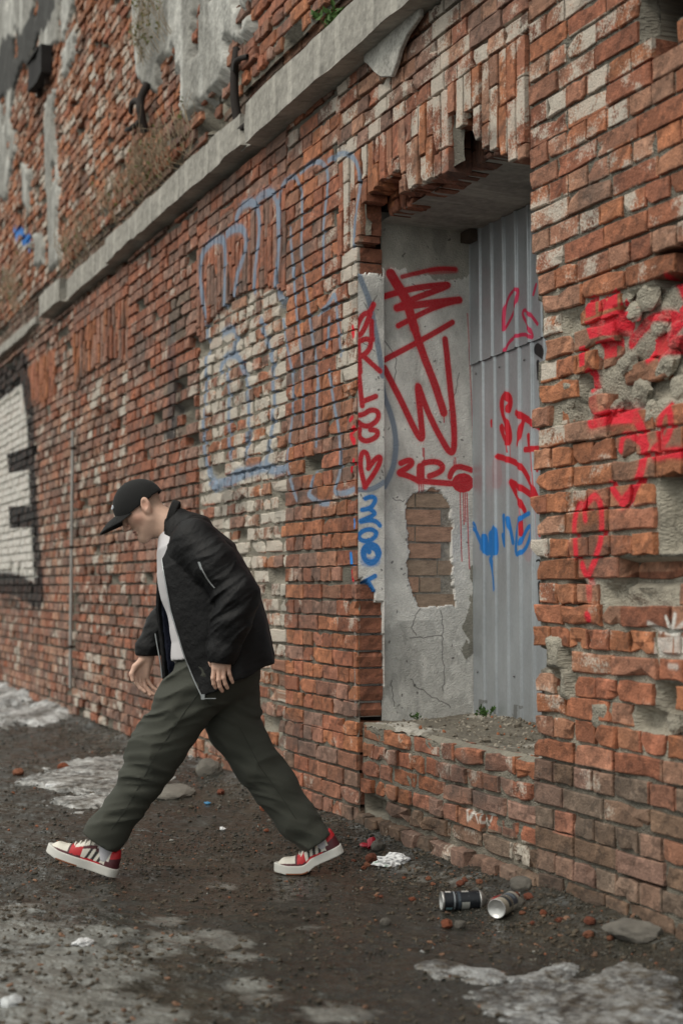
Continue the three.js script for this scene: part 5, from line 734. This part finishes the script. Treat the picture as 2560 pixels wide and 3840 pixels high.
function headCol(x, y, z) { const [f, u] = toHead(x, y), w = Math.abs(z), n = fb3(x * 60, y * 60, z * 60, 3); let c = SKIN.map((v) => v * (0.9 + 0.2 * n));
  const put = (k, t) => { c = c.map((v, q) => mix(v, t[q], k)); };
  put(0.45 * Math.exp(-((f - 0.05) ** 2 + (u + 0.02) ** 2) / 0.0012) , [0.50, 0.2, 0.14]); put(0.4 * Math.exp(-((f - 0.115) ** 2 + (u + 0.02) ** 2) / 0.0003), [0.46, 0.18, 0.13]);
  put(0.8 * sstep(0.012, 0.006, Math.abs(u + 0.0575)) * sstep(0.085, 0.092, f) * sstep(0.028, 0.02, w), [0.34, 0.11, 0.09]);
  put(0.75 * sstep(0.006, 0.003, Math.abs(u - 0.034 - 0.1 * (0.09 - f))) * sstep(0.062, 0.07, f) * sstep(0.012, 0.016, w) * (0.5 + 0.5 * n), [0.1, 0.065, 0.045]);
  put(0.7 * sstep(0.003, 0.0015, Math.abs(u - 0.012)) * sstep(0.06, 0.075, f) * sstep(0.016, 0.02, w) * sstep(0.05, 0.044, w), [0.06, 0.04, 0.035]);
  const hair = sstep(0.026, 0.0, f + 0.25 * (u + 0.0)) * sstep(-0.052, -0.015, u + 0.25 * f) * (w < 0.07 || f < -0.032 || u > 0.03 ? 1 : 0); put(0.62 * clamp(hair) * (0.6 + 0.6 * n), [0.13, 0.1, 0.075]); if (f > 0 && f < 0.05 && u > 0.012 && w > 0.05) put(0.3, [0.2, 0.14, 0.1]);
  put(0.16 * sstep(-0.03, -0.06, u) * sstep(0.02, 0.05, f), [0.22, 0.16, 0.13]); put(0.35 * Math.exp(-((f + 0.012) ** 2 + u * u) / 0.0007) * sstep(0.07, 0.08, w), [0.5, 0.2, 0.14]); return c; }
const gHead = nets(headD, [-0.41, 1.31, -0.11], [-0.06, 1.62, 0.11], 0.0032, headCol);
// --- hands
function handMesh(palm, fingers, thumb, b0, b1, wrist) { return nets((x, y, z) => { let d = chain(x, y, z, palm[0], 0.012); for (const P of palm.slice(1)) d = smin(d, chain(x, y, z, P, 0.012), 0.012); let fd = 9; for (const F of fingers) fd = Math.min(fd, chain(x, y, z, F, 0.004)); d = smin(d, fd, 0.006); d = smin(d, chain(x, y, z, thumb, 0.006), 0.008); return smin(d, chain(x, y, z, wrist, 0.01), 0.02); }, b0, b1, 0.0028, (x, y, z) => { const n = fb3(x * 70, y * 70, z * 70, 2), tip = y < b0[1] + 0.03 ? 0.25 : 0; return SKIN.map((v, q) => mix(v * (0.86 + 0.2 * n), [0.52, 0.22, 0.16][q], tip + 0.12)); }); }
const nearHand = handMesh(
  [[[0.062, 0.93, 0.238, 0.020], [0.056, 0.848, 0.243, 0.0135]], [[0.078, 0.93, 0.24, 0.020], [0.073, 0.846, 0.246, 0.0135]], [[0.09, 0.93, 0.238, 0.018], [0.090, 0.850, 0.244, 0.013]], [[0.096, 0.93, 0.236, 0.016], [0.106, 0.856, 0.238, 0.0125]]],
  [[[0.054, 0.848, 0.243, 0.0098], [0.049, 0.808, 0.246, 0.0088], [0.052, 0.785, 0.238, 0.008], [0.058, 0.769, 0.226, 0.0072]], [[0.073, 0.846, 0.246, 0.0102], [0.071, 0.800, 0.251, 0.009], [0.076, 0.774, 0.243, 0.0082], [0.084, 0.756, 0.230, 0.0074]], [[0.090, 0.850, 0.244, 0.0098], [0.091, 0.808, 0.249, 0.0088], [0.097, 0.784, 0.241, 0.008], [0.104, 0.768, 0.229, 0.0072]], [[0.107, 0.856, 0.238, 0.0088], [0.112, 0.823, 0.241, 0.0078], [0.119, 0.803, 0.233, 0.007], [0.124, 0.789, 0.224, 0.0064]]],
  [[0.055, 0.905, 0.225, 0.015], [0.040, 0.868, 0.208, 0.0125], [0.040, 0.838, 0.200, 0.0105], [0.046, 0.812, 0.198, 0.0088]], [0.01, 0.73, 0.16], [0.16, 0.965, 0.285], [[0.085, 0.97, 0.238, 0.027], [0.08, 0.93, 0.24, 0.026]]);
const farHand = handMesh(
  [[[-0.285, 0.862, -0.205, 0.018], [-0.316, 0.798, -0.2, 0.0135]], [[-0.276, 0.862, -0.21, 0.019], [-0.302, 0.788, -0.208, 0.0135]], [[-0.266, 0.862, -0.21, 0.019], [-0.287, 0.782, -0.212, 0.013]], [[-0.258, 0.862, -0.205, 0.017], [-0.271, 0.785, -0.212, 0.0125]]],
  [[[-0.316, 0.798, -0.2, 0.0098], [-0.311, 0.762, -0.192, 0.0088], [-0.293, 0.738, -0.186, 0.008], [-0.272, 0.722, -0.184, 0.0072]], [[-0.302, 0.788, -0.208, 0.0102], [-0.295, 0.748, -0.2, 0.009], [-0.275, 0.722, -0.194, 0.0082], [-0.252, 0.708, -0.192, 0.0074]], [[-0.287, 0.782, -0.212, 0.0098], [-0.277, 0.746, -0.208, 0.0088], [-0.258, 0.722, -0.204, 0.008], [-0.238, 0.710, -0.202, 0.0072]], [[-0.271, 0.785, -0.212, 0.0088], [-0.259, 0.757, -0.213, 0.0078], [-0.243, 0.738, -0.212, 0.007], [-0.228, 0.728, -0.21, 0.0064]]],
  [[-0.287, 0.855, -0.195, 0.015], [-0.315, 0.828, -0.178, 0.0125], [-0.328, 0.798, -0.17, 0.0105], [-0.322, 0.772, -0.168, 0.0088]], [-0.36, 0.68, -0.25], [-0.19, 0.925, -0.13], [[-0.255, 0.93, -0.212, 0.026], [-0.268, 0.875, -0.208, 0.025]]);
// --- rest of the body under the clothes, one skin
const gBody = nets((x, y, z) => { let d = loft(x, y, z, [[-0.10, 1.37, 0.07, 0.09], [-0.07, 1.30, 0.10, 0.155], [-0.04, 1.15, 0.105, 0.145], [0.0, 0.98, 0.095, 0.13], [0.03, 0.84, 0.10, 0.145], [0.04, 0.76, 0.09, 0.14]]);
  for (const J of [[[0.01, 0.80, 0.08, 0.08], [-0.205, 0.475, 0.065, 0.052], [-0.385, 0.16, 0.05, 0.036]], [[0.07, 0.80, -0.08, 0.08], [0.215, 0.43, -0.06, 0.052], [0.44, 0.13, -0.05, 0.036]], [[-0.02, 1.34, 0.16, 0.055], [0.135, 1.13, 0.225, 0.042], [0.085, 0.94, 0.238, 0.029]], [[-0.08, 1.34, -0.16, 0.055], [-0.12, 1.12, -0.235, 0.042], [-0.262, 0.90, -0.212, 0.027]]]) d = smin(d, chain(x, y, z, J, 0.02), 0.03); return d; }, [-0.5, 0.05, -0.31], [0.55, 1.42, 0.31], 0.013, () => SKIN);
part('body', mergeGeometries([gHead, nearHand, farHand, gBody]), cloth({ vertexColors: true, roughness: 0.55, bumpMap: rep(bumpB, 14), bumpScale: 0.0006, sheen: 0.15 }), person);

// --- cap
{ const navy = cloth({ color: lin(0.010, 0.0105, 0.011), roughness: 0.95, sheen: 0.25, sheenColor: lin(0.3, 0.32, 0.32), sheenRoughness: 0.6, bumpMap: rep(bumpB, 16), bumpScale: 0.0004 });
  const crown = (f, u, w) => ell(f, u, w, [0.014, 0.03, 0], [0.108, 0.100, 0.085]);
  const capD = (x, y, z) => { const [f, u] = toHead(x, y), seam = Math.min(Math.abs(z), Math.abs(z - 0.9 * (f - 0.015)), Math.abs(z + 0.9 * (f - 0.015))); let d = crown(f, u, z) + 0.0015 * (fb3(f * 25, u * 25, z * 25, 2) - 0.5) + 0.0012 * sstep(0.003, 0, seam); d = Math.max(d, -(d + 0.006)); d = smax(d, 0.010 + 0.05 * (0.1 - f) * 0.1 + (f < -0.05 ? 0.004 : 0) - u, 0.003); const btn = ell(f, u, z, [0.008, 0.129, 0], [0.009, 0.004, 0.009]); return Math.min(d, btn); };
  const cm = part('cap', nets(capD, [-0.43, 1.40, -0.105], [-0.13, 1.66, 0.105], 0.0036), navy, person);
  const brimD = (x, y, z) => { const [f, u] = toHead(x, y), s = u - (0.044 - 6.4 * z * z - 0.35 * Math.max(0, f - 0.13) ** 2 * 8), e = Math.hypot((f - 0.085) / 0.128, z / 0.079) - 1; let d = smax(Math.abs(s) - 0.0032, e * 0.07, 0.002); return smax(d, -(crown(f, u, z) + 0.004), 0.003); };
  part('brim', nets(brimD, [-0.47, 1.34, -0.1], [-0.27, 1.52, 0.1], 0.0032), navy, cm);
  const L = fromHead(0.1035, 0.078), lg = new THREE.Group(); const lm = std({ color: lin(0.62, 0.66, 0.72), roughness: 0.6 }); const gs = []; for (const [dx, dy, r] of [[0, 0.004, 0.0052], [-0.002, -0.004, 0.0056], [0.003, 0.0, 0.004]]) { const s = new THREE.SphereGeometry(r, 10, 8); s.scale(0.7, 1.2, 0.6); s.translate(L[0] + dx, L[1] + dy, 0.032); gs.push(s); } part('emblem', mergeGeometries(gs), lm, cm, 'small white embroidered mark on the front of the cap'); }

// --- shirt
{ const S = [[-0.14, 1.40, 0.062, 0.07], [-0.115, 1.34, 0.092, 0.15], [-0.085, 1.25, 0.118, 0.16], [-0.06, 1.14, 0.125, 0.16], [-0.03, 1.04, 0.118, 0.155], [-0.012, 0.95, 0.118, 0.16], [-0.008, 0.88, 0.13, 0.17], [-0.006, 0.80, 0.13, 0.17]];
  const D = (x, y, z) => { const fold = 0.006 * Math.sin(26 * y + 18 * x + 4 * fb3(x * 8, y * 8, z * 8, 2)) * sstep(1.25, 1.0, y) + 0.004 * Math.sin(38 * z + 9 * y); let d = loft(x, y, z, S) + fold; d = Math.max(d, 0.852 + 0.35 * Math.max(0, x + 0.13) * 1.0 - y + 0.012 * Math.sin(z * 20)); return smax(d, -(cap3(x, y, z, [-0.13, 1.40, 0], [-0.26, 1.48, 0], 0.06, 0.075)), 0.006); };
  part('shirt', nets(D, [-0.27, 0.82, -0.2], [0.17, 1.47, 0.2], 0.0065), cloth({ color: lin(0.56, 0.55, 0.57), roughness: 0.9, bumpMap: rep(bumpB, 16), bumpScale: 0.0005 }), person); }

// --- jacket: open shell with sleeves
const JS = [[-0.150, 1.445, 0.060, 0.072], [-0.125, 1.415, 0.078, 0.10], [-0.084, 1.37, 0.112, 0.165], [-0.045, 1.275, 0.172, 0.205], [-0.006, 1.117, 0.218, 0.215], [0.026, 0.967, 0.230, 0.215], [0.053, 0.81, 0.234, 0.21], [0.075, 0.68, 0.236, 0.21]];
const ZIP = [[0.030, 0.68], [0.004, 0.725], [-0.036, 0.805], [-0.072, 0.893], [-0.099, 0.982], [-0.127, 1.069], [-0.149, 1.181], [-0.169, 1.27], [-0.180, 1.31], [-0.165, 1.368], [-0.17, 1.46]];
const zipX = (y) => { let i = 1; while (i < ZIP.length - 1 && ZIP[i][1] < y) i++; const [a, b] = ZIP[i - 1], [c, d] = ZIP[i]; return a + (c - a) * clamp((y - b) / (d - b)); };
const NEAR_ARM = [[-0.035, 1.335, 0.145, 0.098], [0.045, 1.255, 0.205, 0.088], [0.142, 1.13, 0.238, 0.079], [0.118, 1.02, 0.245, 0.074], [0.088, 0.905, 0.24, 0.055], [0.083, 0.872, 0.24, 0.043]];
const FAR_ARM = [[-0.085, 1.335, -0.145, 0.098], [-0.09, 1.24, -0.205, 0.085], [-0.125, 1.12, -0.24, 0.075], [-0.21, 0.99, -0.225, 0.066], [-0.262, 0.905, -0.212, 0.050], [-0.268, 0.88, -0.21, 0.040]];
const hemY = (x, z) => Math.max(0.727 + (x - 0.006) * 0.4735, 0.727) + (z < -0.02 && x < 0.05 ? 0.03 : 0);
function fold3(x, y, z) { return fb3(x * 9 + 3, y * 9, z * 9, 2); }
// cloth creases: sharp-crested ridges, closely spaced along a, long along b and c
const crease = (a, b, c) => { const w = vn3(a * 0.35 + 9, b * 0.8, c * 0.8) * 2.2, q = vn3(a + w, b, c), r = vn3(a * 1.9 + 5 + w, b * 1.3, c * 1.3); return (1 - Math.abs(2 * q - 1)) ** 2 * 0.75 + (1 - Math.abs(2 * r - 1)) ** 2 * 0.35 - 0.42; };
function jacketD(x, y, z) {
  const wr = fold3(x, y, z), tb = loft(x, y, z, JS, 2.4);
  const drape = 0.006 * Math.sin(30 * z + 16 * x + 7 * wr) * sstep(1.15, 0.8, y) + 0.010 * (wr - 0.5);
  const T = tb + drape;
  // sleeves, with creases round the elbow
  const arm = (J, el) => { let d = chain(x, y, z, J, 0.03); const ax = Math.hypot(x - el[0], y - el[1], z - el[2]); d -= (0.016 * Math.exp(-ax * ax / 0.012) + 0.007 * sstep(1.42, 1.28, y)) * crease((y - x * 0.75) * 24, (x + y * 0.5) * 7, z * 7) - 0.012 * (wr - 0.5); return d; };
  const A = arm(NEAR_ARM, [0.10, 1.08, 0.25]), B = arm(FAR_ARM, [-0.14, 1.08, -0.24]);
  let tors = Math.max(T, -(T + 0.013));
  const zx = zipX(y); if (z > -0.045) tors = smax(tors, zx - x, 0.004);
  tors = Math.max(tors, hemY(x, z) + 0.004 * Math.sin(x * 60) - y);
  const hole = cap3(x, y, z, [-0.145, 1.42, 0], [-0.30, 1.50, 0], 0.062, 0.075); tors = smax(tors, -hole, 0.006);
  const wristCut = (s) => Math.max(s, -cap3(x, y, z, [0.083, 0.90, 0.24], [0.083, 0.80, 0.24], 0.031, 0.034), -cap3(x, y, z, [-0.266, 0.90, -0.21], [-0.272, 0.8, -0.208], 0.030, 0.033), (y < 0.88 && z > 0.17 ? 0.864 + 0.12 * (0.083 - x) - y : -1), (z < -0.1 && x < -0.18 ? 0.872 - y : -1));
  const seam = 0.0022 * sstep(0.006, 0, Math.abs(A - T - 0.012)) ;
  let d = smin(tors, wristCut(smin(A, B, 0.01)), 0.022) + seam;
  if (x < zx + 0.004 && z > -0.045 && z < 0.19 && y < 1.33) d = Math.max(d, zx - x);                          // keep the front open
  return d;
}
{ const nylon = cloth({ color: lin(0.0055, 0.0057, 0.0066), specularIntensity: 0.55, roughness: 0.62, sheen: 0.12, sheenColor: lin(0.22, 0.24, 0.30), sheenRoughness: 0.4, bumpMap: rep(bumpA, 4), bumpScale: 0.004 });
  const lining = cloth({ color: lin(0.016, 0.021, 0.045), roughness: 0.7, bumpMap: rep(bumpA, 6), bumpScale: 0.003 });
  const jm = part('jacket', nets(jacketD, [-0.36, 0.68, -0.34], [0.36, 1.54, 0.36], 0.0058), nylon, person);
  // collar of ribbed knit
  const n = [-0.97, 0.24], c = [-0.152, 1.436]; const colD = (x, y, z) => { const a = (x - c[0]) * n[0] + (y - c[1]) * n[1], p = (x - c[0]) * n[1] - (y - c[1]) * n[0], th = Math.atan2(z, p), rad = Math.hypot(p / 0.076, z / 0.074); let d = Math.abs(rad - 1.0 - a * 0.4) * 0.075 - 0.0065 - 0.0012 * Math.sin(th * 70); d = smax(d, Math.abs(a + 0.010) - 0.016, 0.006); return smax(d, -(Math.hypot(p + 0.08, z * 0.8) - 0.032), 0.004); };
  part('collar', nets(colD, [-0.22, 1.33, -0.1], [-0.08, 1.54, 0.1], 0.0034), cloth({ color: lin(0.008, 0.008, 0.0085), roughness: 0.95 }), jm);
  // navy lining: a skin just inside the shell
  const linD = (x, y, z) => { const wr = fold3(x, y, z), T = loft(x, y, z, JS, 2.4) + 0.006 * Math.sin(30 * z + 16 * x + 7 * wr) * sstep(1.15, 0.8, y) + 0.010 * (wr - 0.5); let d = Math.max(T + 0.0135, -(T + 0.021)); d = Math.max(d, hemY(x, z) + 0.02 - y, y - 1.3); if (z > -0.045) d = Math.max(d, zipX(y) + 0.02 - x); else d = Math.max(d, x < -0.1 ? z + 0.075 : -1); return d; };
  part('lining', nets(linD, [-0.26, 0.72, -0.25], [0.32, 1.36, 0.25], 0.0062), lining, jm, 'dark blue quilted lining');
  // zips
  const steel = std({ color: lin(0.34, 0.36, 0.37), metalness: 0.7, roughness: 0.42 });
  const surf = (x, y, z0, dir) => { let z = z0; for (let k = 0; k < 160 && jacketD(x, y, z) > 0.001; k++) z += dir * 0.002; return z; };
  { const pts = []; for (let y = 0.732; y < 1.30; y += 0.03) { const x = zipX(y) + 0.003; pts.push([x, y, surf(x + 0.003, y, 0.34, -1) + 0.001]); } const lo = pts[0]; part('zip', mergeGeometries([tube(pts, 0.0034, 0.0034, 40, 6)]), steel, jm, 'silver front zip'); const s = new THREE.BoxGeometry(0.014, 0.02, 0.006); s.translate(lo[0] + 0.004, lo[1], lo[2] + 0.003); part('zip_slider', s, steel, jm); const pl = new THREE.BoxGeometry(0.05, 0.003, 0.003); pl.translate(lo[0] + 0.03, lo[1] - 0.006, lo[2] + 0.003); part('zip_pull', pl, steel, jm); }
  { const pts = []; for (let y = 0.79; y < 1.0; y += 0.03) pts.push([mix(-0.185, -0.222, sstep(0.76, 1.05, y)), y, -0.052]); part('zip', tube(pts, 0.003, 0.003, 20, 5), steel, jm); }
  { const pts = [[-0.006, 1.257], [0.006, 1.236], [0.018, 1.213], [0.031, 1.19], [0.044, 1.172], [0.058, 1.157]].map(([x, y]) => [x, y, surf(x, y, 0.42, -1) + 0.002]); part('sleeve_zip', tube(pts, 0.0036, 0.003, 20, 6), steel, jm, 'silver zip on the sleeve'); const t = new THREE.BoxGeometry(0.009, 0.03, 0.005); t.rotateZ(0.35); t.translate(pts[0][0] + 0.008, pts[0][1] - 0.014, pts[0][2] + 0.005); part('zip_pull', t, steel, jm); }
}
// --- trousers
const F_LEG = [[0.015, 0.815, 0.075, 0.118], [-0.075, 0.69, 0.078, 0.112], [-0.198, 0.50, 0.072, 0.102], [-0.248, 0.40, 0.066, 0.084], [-0.310, 0.288, 0.06, 0.071], [-0.382, 0.185, 0.055, 0.073], [-0.42, 0.13, 0.052, 0.078]];
const R_LEG = [[0.085, 0.80, -0.075, 0.122], [0.105, 0.60, -0.075, 0.108], [0.205, 0.437, -0.065, 0.085], [0.28, 0.336, -0.06, 0.086], [0.364, 0.214, -0.055, 0.076], [0.438, 0.128, -0.052, 0.064], [0.47, 0.09, -0.05, 0.062]];
{ const D = (x, y, z) => { const n = fb3(x * 10, y * 10, z * 10, 2); let p = ell(x, y, z, [0.045, 0.83, 0], [0.165, 0.15, 0.18]);
    let a = chain(x, y, z, F_LEG, 0.03), b = chain(x, y, z, R_LEG, 0.03);
    const hip = sstep(0.45, 0.8, y), kneeF = Math.exp(-((x + 0.22) ** 2 + (y - 0.46) ** 2) / 0.012), cuffF = Math.exp(-((x + 0.39) ** 2 + (y - 0.2) ** 2) / 0.006), kneeB = Math.exp(-((x - 0.22) ** 2 + (y - 0.43) ** 2) / 0.014), cuffB = Math.exp(-((x - 0.42) ** 2 + (y - 0.16) ** 2) / 0.006);
    a -= (0.023 * hip + 0.028 * kneeF + 0.028 * cuffF + 0.007) * crease((y * 0.95 - x * 0.1) * 21, (x + y * 0.3) * 6, z * 5) - 0.010 * (n - 0.5);
    b -= (0.018 * hip + 0.024 * kneeB + 0.024 * cuffB + 0.007) * crease((y * 0.85 + x * 0.4) * 20, (x - y * 0.3) * 6, z * 5) - 0.010 * (n - 0.5);
    a = smax(a, (0.145 - y) * 0.845 - (x + 0.407) * 0.534 - 0.004, 0.006); b = smax(b, (0.115 - y) * 0.83 + (x - 0.437) * 0.556 - 0.002, 0.006);
    let d = smin(smin(a, p, 0.05), smin(b, p, 0.05), 0.012); d = smax(d, (y - 0.9) * 0.93 - x * 0.3, 0.01); return d; };
  const tm = part('trousers', nets(D, [-0.55, 0.05, -0.25], [0.58, 1.0, 0.25], 0.0066), cloth({ color: lin(0.047, 0.05, 0.04), roughness: 0.92, sheen: 0.2, sheenRoughness: 0.6, bumpMap: rep(bumpB, 14), bumpScale: 0.0008 }), person);
  // side seam and pocket of the near leg
  const seamM = cloth({ color: lin(0.03, 0.032, 0.026), roughness: 0.95 }), zs = (x, y) => { let z = 0.25; for (let k = 0; k < 130 && D(x, y, z) > 0.0005; k++) z -= 0.0015; return z; };
  const line = (P) => { const o = []; for (let i = 0; i < P.length - 1; i++) for (let k = 0; k < 6; k++) { const t = k / 6, x = mix(P[i][0], P[i + 1][0], t), y = mix(P[i][1], P[i + 1][1], t); o.push([x, y, zs(x, y) + 0.0004]); } return tube(o, 0.0017, 0.0017, o.length * 2, 5); };
  part('seam', line([[0.03, 0.80], [-0.06, 0.68], [-0.18, 0.50], [-0.235, 0.40], [-0.30, 0.285], [-0.37, 0.19]]), seamM, tm); part('pocket', line([[-0.03, 0.83], [0.0, 0.78], [0.025, 0.71], [0.035, 0.69]]), seamM, tm); part('seam', line([[0.14, 0.60], [0.225, 0.437], [0.30, 0.336], [0.38, 0.214]]), seamM, tm);
  // belt loop and belt
  const bl = new THREE.TorusGeometry(0.013, 0.004, 6, 12, Math.PI * 1.2); bl.rotateY(0.4); bl.translate(-0.092, 0.883, 0.1); part('belt_loop', bl, std({ color: lin(0.01, 0.01, 0.01) }), tm); }
// --- sneakers: straight last in (l from heel to toe, h up, w across), then bent and placed
function sneaker(side, place, label, bend) {
  const LEN = 0.298, hw = (l) => { const t = l / LEN; return 0.0365 + 0.0115 * sstep(0.25, 0.68, t) - 0.004 * Math.exp(-((t - 0.38) ** 2) / 0.02); };
  const outline = (l, w, g) => { const t = l / LEN; const e0 = 0.04, e1 = 0.085; let H = hw(l) + g; if (l < e0) { const q = (e0 - l) / (e0 + g); H *= Math.sqrt(Math.max(0, 1 - q * q)); } if (l > LEN - e1) { const q = (l - (LEN - e1)) / (e1 + g); H *= Math.pow(Math.max(0, 1 - Math.pow(q, 2.3)), 0.55); } return H <= 0 ? 0.02 + Math.max(-l, l - LEN, 0) : Math.abs(w - 0.006 * sstep(0.5, 1, t) * side) - H; };
  const top = (l) => { const t = l / LEN; return t < 0.36 ? 0.112 - 0.014 * Math.exp(-((t - 0.2) ** 2) / 0.012) + 0.012 * sstep(0.12, 0, t) : mix(0.122, 0.064, sstep(0.33, 0.80, t)) - 0.02 * sstep(0.86, 1.0, t); };
  const upD = (l, h, w) => { const tp = top(l), k = clamp((h - 0.03) / (tp - 0.03)), inset = -0.002 - 0.02 * Math.pow(k, 2.2) * (l / LEN > 0.3 ? 1 : 0.7); let d = outline(l, w, inset); d = smax(d, h - tp, 0.014); d = smax(d, 0.022 - h, 0.002); const open = ell(l, h, w, [0.072, 0.134, 0], [0.052, 0.037, 0.027]); d = smax(d, -open, 0.006);
    const pan = [0.0012 * sstep(0.0, 0.002, Math.abs(h - 0.052) - 0.012)]; return d; };
  const cream = [0.66, 0.63, 0.56], red = [0.46, 0.012, 0.02], mar = [0.075, 0.012, 0.018], blk = [0.02, 0.018, 0.018];
  const upC = (l, h, w) => { const t = l / LEN, tp = top(l), k = (h - 0.03) / (tp - 0.03);
    let c = cream; if (t > 0.64) { c = k < 0.42 + 0.2 * sstep(0.88, 1, t) ? mar : cream; if (t < 0.69 && k > 0.3) c = red; if (t > 0.69 && t < 0.72 && k > 0.3) c = mar; }
    else if (t > 0.53) c = k < 0.24 ? mar : k < 0.8 ? red : cream; else if (t > 0.10) { if (k < 0.17) c = t < 0.26 ? mar : red; else if (k > 0.64 && k < 0.8 && t > 0.26) c = mar; }
    if (t <= 0.15) c = k < 0.55 ? mar : red; if (t > 0.15 && t < 0.2 && k < 0.4) c = mar;
    for (const s of [0.28, 0.36, 0.44]) { const q = t - s + 0.085 * (k - 0.35); if (Math.abs(q) < 0.019 && k > 0.17 && k < 0.64) c = blk; } if (Math.abs(w) < 0.02 && t > 0.33 && t < 0.62 && k > 0.75) c = cream; return c; };
  const soD = (l, h, w) => { let d = outline(l, w, 0.003); const toe = 0.012 * sstep(0.8, 1, l / LEN); d = smax(d, Math.abs(h - 0.0185 - toe * 0.6) - 0.018 + 0.0008 * (Math.abs((h * 1000) % 9 - 4.5) < 0.8 ? 1 : 0), 0.003); return d; };
  const warp = (g) => { const p = g.attributes.position; for (let i = 0; i < p.count; i++) { let l = p.getX(i), h = p.getY(i), w = p.getZ(i); if (bend) { const b = 0.205, q = b - l; if (q > 0) { const A = bend * sstep(0, 0.08, q), ca = Math.cos(A), sa = Math.sin(A), q2 = q; const nl = b - q2 * ca + h * sa * 0.95, nh = q2 * sa * (0.75 + 0.25 * sstep(0, 0.08, q)) + h * ca; l = nl; h = nh; } } const [X, Y, Z] = place(l, h, w); p.setXYZ(i, X, Y, Z); } g.computeVertexNormals(); return g; };
  const m = part('sneaker', warp(nets(upD, [-0.012, 0.014, -0.062], [0.31, 0.142, 0.062], 0.0024, upC)), cloth({ vertexColors: true, roughness: 0.55, bumpMap: rep(bumpB, 16), bumpScale: 0.0004 }), person, label);
  const soG = nets(soD, [-0.012, -0.008, -0.064], [0.314, 0.06, 0.064], 0.0026, (l, h, w) => (h < 0.0065 && l > 0.16 && l < 0.25 ? [0.25, 0.085, 0.035] : [0.60, 0.595, 0.56])); part('sole', warp(soG), cloth({ vertexColors: true, roughness: 0.7 }), m);
  const G = []; for (let k = 0; k < 5; k++) { const l = 0.12 + k * 0.018, h = top(l) + 0.002; G.push(tube([[l, h - 0.016, 0.027], [l + 0.004, h, 0.012], [l + 0.004, h, -0.012], [l, h - 0.016, -0.027]], 0.0034, 0.0034, 10, 5)); } if (!bend) { G.push(tube([[0.118, 0.122, 0.0], [0.13, 0.138, 0.012], [0.15, 0.142, 0.016], [0.165, 0.16, 0.02], [0.168, 0.172, 0.02]], 0.003, 0.0026, 12, 5)); G.push(tube([[0.118, 0.122, 0.0], [0.128, 0.137, -0.012], [0.14, 0.142, -0.02], [0.135, 0.128, -0.032]], 0.003, 0.0026, 10, 5)); }
  part('laces', warp(mergeGeometries(G)), cloth({ color: lin(0.66, 0.64, 0.58), roughness: 0.9 }), m);
  const sk = nets((l, h, w) => Math.max(cap3(l, h, w, [0.068, 0.06, 0], [0.078, 0.13, 0], 0.034, 0.032), 0.05 - h), [0.02, 0.045, -0.045], [0.125, 0.17, 0.045], 0.004); part('sock', warp(sk), cloth({ color: lin(0.5, 0.5, 0.54), roughness: 0.95 }), m);
}
{ const a = 0.335, ca = Math.cos(a), sa = Math.sin(a), hx = -0.362; sneaker(-1, (l, h, w) => [hx - (l - 0.012) * ca + h * sa * -0.0 - h * -sa * 0.0 + h * 0.30 - 0.0, 0.002 + l * sa * 0.98 + h * ca * 0.98, 0.055 + w], 'red and white sneaker landing on its heel', 0); }
sneaker(1, (l, h, w) => [0.575 - l * 1.0, h, -0.05 + w], 'red and white sneaker pushing off from its toes', 0.42);

renderer.render(scene, camera);
